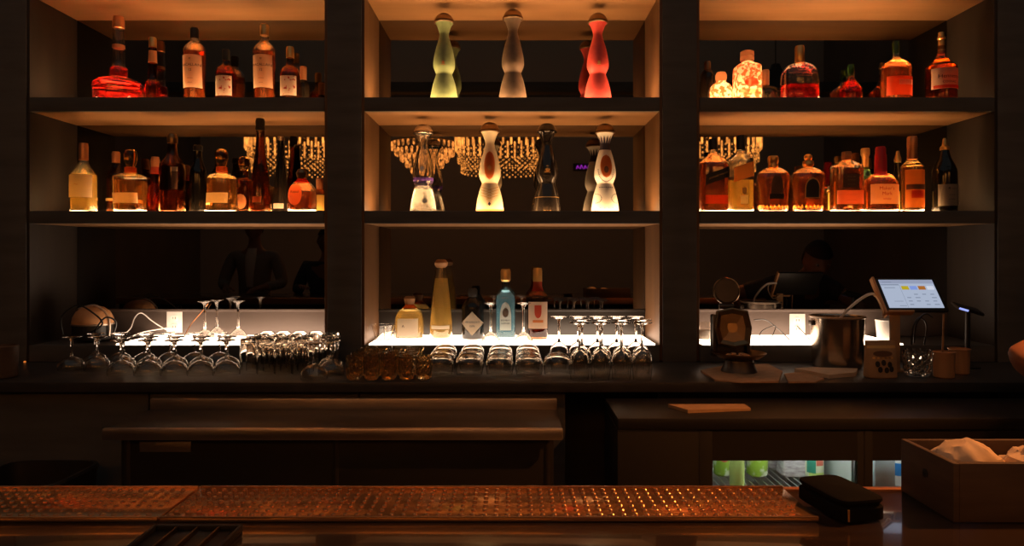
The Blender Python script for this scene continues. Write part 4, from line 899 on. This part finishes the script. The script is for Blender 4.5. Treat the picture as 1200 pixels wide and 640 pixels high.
def limb_fingers(nodes, edges, wrist_i, d, side, up):
    """palm, four fingers and a thumb beyond a wrist; d: pointing direction, side: towards the thumb, up: back of hand"""
    d, side, up = d.normalized(), side.normalized(), up.normalized(); w = Vector(nodes[wrist_i][0])
    pi = len(nodes); nodes.append((tuple(w+d*.045), (.034,.017))); edges.append((wrist_i,pi))
    for k_, (o, L) in enumerate(((.026,.070),(.009,.080),(-.009,.074),(-.026,.058))):
        a = w+d*.085+side*o; b = a+d*L*.5-up*.006; c_ = b+d*L*.42-up*.026
        i = len(nodes); nodes += [(tuple(a),.0092),(tuple(b),.0082),(tuple(c_),.0068)]; edges += [(pi,i),(i,i+1),(i+1,i+2)]
    a = w+d*.035+side*.036; b = a+d*.030+side*.020-up*.008; c_ = b+d*.028+side*.004-up*.010
    i = len(nodes); nodes += [(tuple(a),.012),(tuple(b),.010),(tuple(c_),.008)]; edges += [(pi,i),(i,i+1),(i+1,i+2)]
def person(label, origin, J, top, sleeves, look=0., headtilt=0., bare_arms=False, hair_len=.0):
    """J: joints in local metres (pelvis, waist, chest, neck, head, shl/elbl/wrl, shr.., hipl, kneel, anklel, toel ...)"""
    V = {k_: Vector(v) for k_, v in J.items()}
    r = thing('person', label, 'person', origin)
    nodes, edges = [], []; idx = {}
    def add(k_, rad, frm=None):
        idx[k_] = len(nodes); nodes.append((tuple(V[k_]), rad))
        if frm: edges.append((idx[frm], idx[k_]))
    add('pelvis',(.150,.105)); add('waist',(.135,.095),'pelvis'); add('chest',(.160,.110),'waist'); add('collar',(.085,.07),'chest'); add('neck',.050,'collar')
    V['headb'] = V['head']+Vector((0,0,.0)); add('headb',.060,'neck')
    for s_ in 'lr':
        add('sh'+s_,.058,'chest'); add('elb'+s_,.043,'sh'+s_)
        V['fa'+s_] = V['elb'+s_].lerp(V['wr'+s_],.3); add('fa'+s_,.043,'elb'+s_); add('wr'+s_,(.029,.024),'fa'+s_)
        d = V['wr'+s_]-V['elb'+s_]; sd = Vector((1 if s_ == 'l' else -1,0,0)); sd = sd-d.normalized()*sd.dot(d.normalized())
        limb_fingers(nodes, edges, idx['wr'+s_], d, sd, Vector((0,0,1)))
        add('hip'+s_,.088,'pelvis'); add('knee'+s_,.060,'hip'+s_)
        V['calf'+s_] = V['knee'+s_].lerp(V['ankle'+s_],.3); add('calf'+s_,.055,'knee'+s_); add('ankle'+s_,.038,'calf'+s_); add('toe'+s_,(.042,.026),'ankle'+s_)
    body = skin('body', nodes, edges, 'skin', r)
    hv = head_vf(V['head'], look, headtilt)
    bm = bmesh.new(); bm.from_mesh(body.data)                       # the head joins the body mesh
    vs = [bm.verts.new(p) for p in hv[0]]
    for f in hv[1]:
        try: bm.faces.new([vs[i] for i in f])
        except ValueError: pass
    bmesh.ops.remove_doubles(bm, verts=vs, dist=1e-5); bmesh.ops.recalc_face_normals(bm, faces=bm.faces); bm.to_mesh(body.data); bm.free()
    body.data.polygons.foreach_set('use_smooth',[True]*len(body.data.polygons))
    # hair: a cap over the back and top of the head
    hvv = head_vf((0,0,0),0); keep = [i for i,p in enumerate(hvv[0]) if p[2] > .045 or (p[1] < -.01 and p[2] > -.05-hair_len)]
    ks = set(keep); hf = [f for f in hvv[1] if all(i in ks for i in f)]
    hp = [(p[0]*1.10,p[1]*1.09,p[2]*1.08+.002) for p in hvv[0]]
    rm = {}; nv = []
    for f in hf:
        for i in f:
            if i not in rm: rm[i] = len(nv); nv.append(hp[i])
    mo('hair', move((nv,[tuple(rm[i] for i in f) for f in hf]), V['head'], rz=look, rx=headtilt), 'hair', r)
    ey = [move(crumple(.011,.008,.008,1,12,8,0.), (sx*.030,.080,.012)) for sx in (-1,1)]
    mo('eyes', move(join(*ey), V['head'], rz=look, rx=headtilt), 'white', r); mo('pupils', move(join(*[move(crumple(.005,.004,.005,1,10,8,0.), (sx*.030,.0868,.012)) for sx in (-1,1)]), V['head'], rz=look, rx=headtilt), 'black', r)
    # clothes
    def garment(name, lst, m):
        nd, ed, ix = [], [], {}
        for k_, rad, frm in lst:
            ix[k_] = len(nd); nd.append((tuple(V[k_]), rad))
            if frm: ed.append((ix[frm], ix[k_]))
        return skin(name, nd, ed, m, r)
    sl = [('pelvis',(.162,.117),None),('waist',(.148,.108),'pelvis'),('chest',(.174,.124),'waist'),('collar',(.095,.082),'chest')]
    for s_ in 'lr':
        V['cuff'+s_] = V['sh'+s_].lerp(V['elb'+s_],.55)
        sl.append(('sh'+s_,.070,'chest'))
        if sleeves: sl += [('elb'+s_,.056,'sh'+s_),('wrc'+s_,.042,'elb'+s_)]; V['wrc'+s_] = V['elb'+s_].lerp(V['wr'+s_],.85)
        else: sl.append(('cuff'+s_,.062,'sh'+s_))
    garment('shirt' if not sleeves else 'jacket', sl, top)
    garment('trousers', [('pelvis',(.160,.115),None)]+[q_ for s_ in 'lr' for q_ in (('hip'+s_,.100,'pelvis'),('knee'+s_,.073,'hip'+s_),('calf'+s_,.066,'knee'+s_),('ankle'+s_,.052,'calf'+s_))], 'trousers')
    for s_ in 'lr':
        d = V['toe'+s_]-V['ankle'+s_]; a = V['ankle'+s_]
        mo('shoe', move(loft([(0,.040,.125,2.4),(.012,.046,.135,2.4),(.035,.045,.125,2.3,0,-.005),(.060,.040,.075,2.2,0,-.045),(.10,.042,.050,2,0,-.062)],24), (a.x+d.x*.5,a.y+d.y*.5,min(a.z,.09)-.09), rz=math.atan2(-d.x,d.y)), 'black', r)
    return r
def standing(lean=0.): return dict(pelvis=(0,0,.93),waist=(0,.0,1.08),chest=(0,0,1.30),collar=(0,-.01,1.45),neck=(0,0,1.53),head=(0,.025,1.66),
    shl=(-.19,0,1.41),elbl=(-.26,.03,1.13),wrl=(-.17,.24,1.10),shr=(.19,0,1.41),elbr=(.26,.03,1.13),wrr=(.17,.24,1.10),
    hipl=(-.09,0,.88),kneel=(-.10,.02,.48),anklel=(-.11,-.01,.09),toel=(-.12,.14,.03),hipr=(.09,0,.88),kneer=(.10,.02,.48),ankler=(.11,-.01,.09),toer=(.12,.14,.03))
st1 = standing(); st1.update(wrl=(-.16,.25,1.125), wrr=(.16,.25,1.125), elbl=(-.27,.04,1.15), elbr=(.27,.04,1.15))
p1 = person('standing guest in brown jacket over pale shirt, reflected in left mirror', (-2.34,.14,0), st1, 'jacket', True)
mo('shirt_front', loft([(1.12,.030,.02,2,0,.118),(1.25,.040,.02,2,0,.125),(1.40,.050,.025,2,0,.095),(1.47,.040,.03,2,0,.05)],20), 'pale_shirt', p1)
st2 = {k_: (v[0],v[1],v[2]*.925) for k_, v in standing().items()}; st2.update(wrl=(-.16,.25,1.125), wrr=(.16,.25,1.125), elbl=(-.26,.04,1.09), elbr=(.26,.04,1.09))
person('shorter guest in dark top beside the jacketed one, reflected in left mirror', (-1.68,.14,0), st2, 'shirt', True, hair_len=.05)
ben = dict(pelvis=(0,0,.92),waist=(-.01,.10,1.03),chest=(-.02,.22,1.16),collar=(-.02,.33,1.25),neck=(-.02,.40,1.30),head=(-.02,.50,1.38),
    shl=(-.20,.20,1.205),elbl=(-.50,.12,1.135),wrl=(-.29,.27,1.06),shr=(.17,.26,1.21),elbr=(.30,.40,1.08),wrr=(.22,.56,1.08),
    hipl=(-.09,-.01,.88),kneel=(-.10,.02,.48),anklel=(-.11,-.03,.09),toel=(-.12,.12,.03),hipr=(.09,-.01,.88),kneer=(.10,.02,.48),ankler=(.11,-.03,.09),toer=(.12,.12,.03))
person('bartender leaning over at the right edge, bare elbow pointing into view', (1.865,1.72,0), ben, 'shirt', False, headtilt=-.5)

# ---- light, camera ------------------------------------------------------------------------------------------
wd = bpy.data.worlds.new('dim room'); bpy.context.scene.world = wd; wd.use_nodes = True
bg = wd.node_tree.nodes['Background']; bg.inputs[0].default_value = (.088,.090,.086,1); bg.inputs[1].default_value = 1.0
cam = bpy.data.cameras.new('camera'); co_ = bpy.data.objects.new('camera', cam); C.objects.link(co_)
co_.location = (0,0,CZ); co_.rotation_euler = (PI/2,0,0); cam.sensor_width = 36; cam.lens = 36*F/1200; cam.shift_y = -(320-HY)/1200; cam.clip_start = .02
sc_ = bpy.context.scene; sc_.camera = co_
vs = sc_.view_settings; vs.view_transform = 'Standard'; vs.look = 'None'; vs.exposure = 0; vs.gamma = 1; vs.use_curve_mapping = False
sc_.cycles.max_bounces = 16; sc_.cycles.transmission_bounces = 14; sc_.cycles.glossy_bounces = 6; sc_.cycles.use_denoising = True
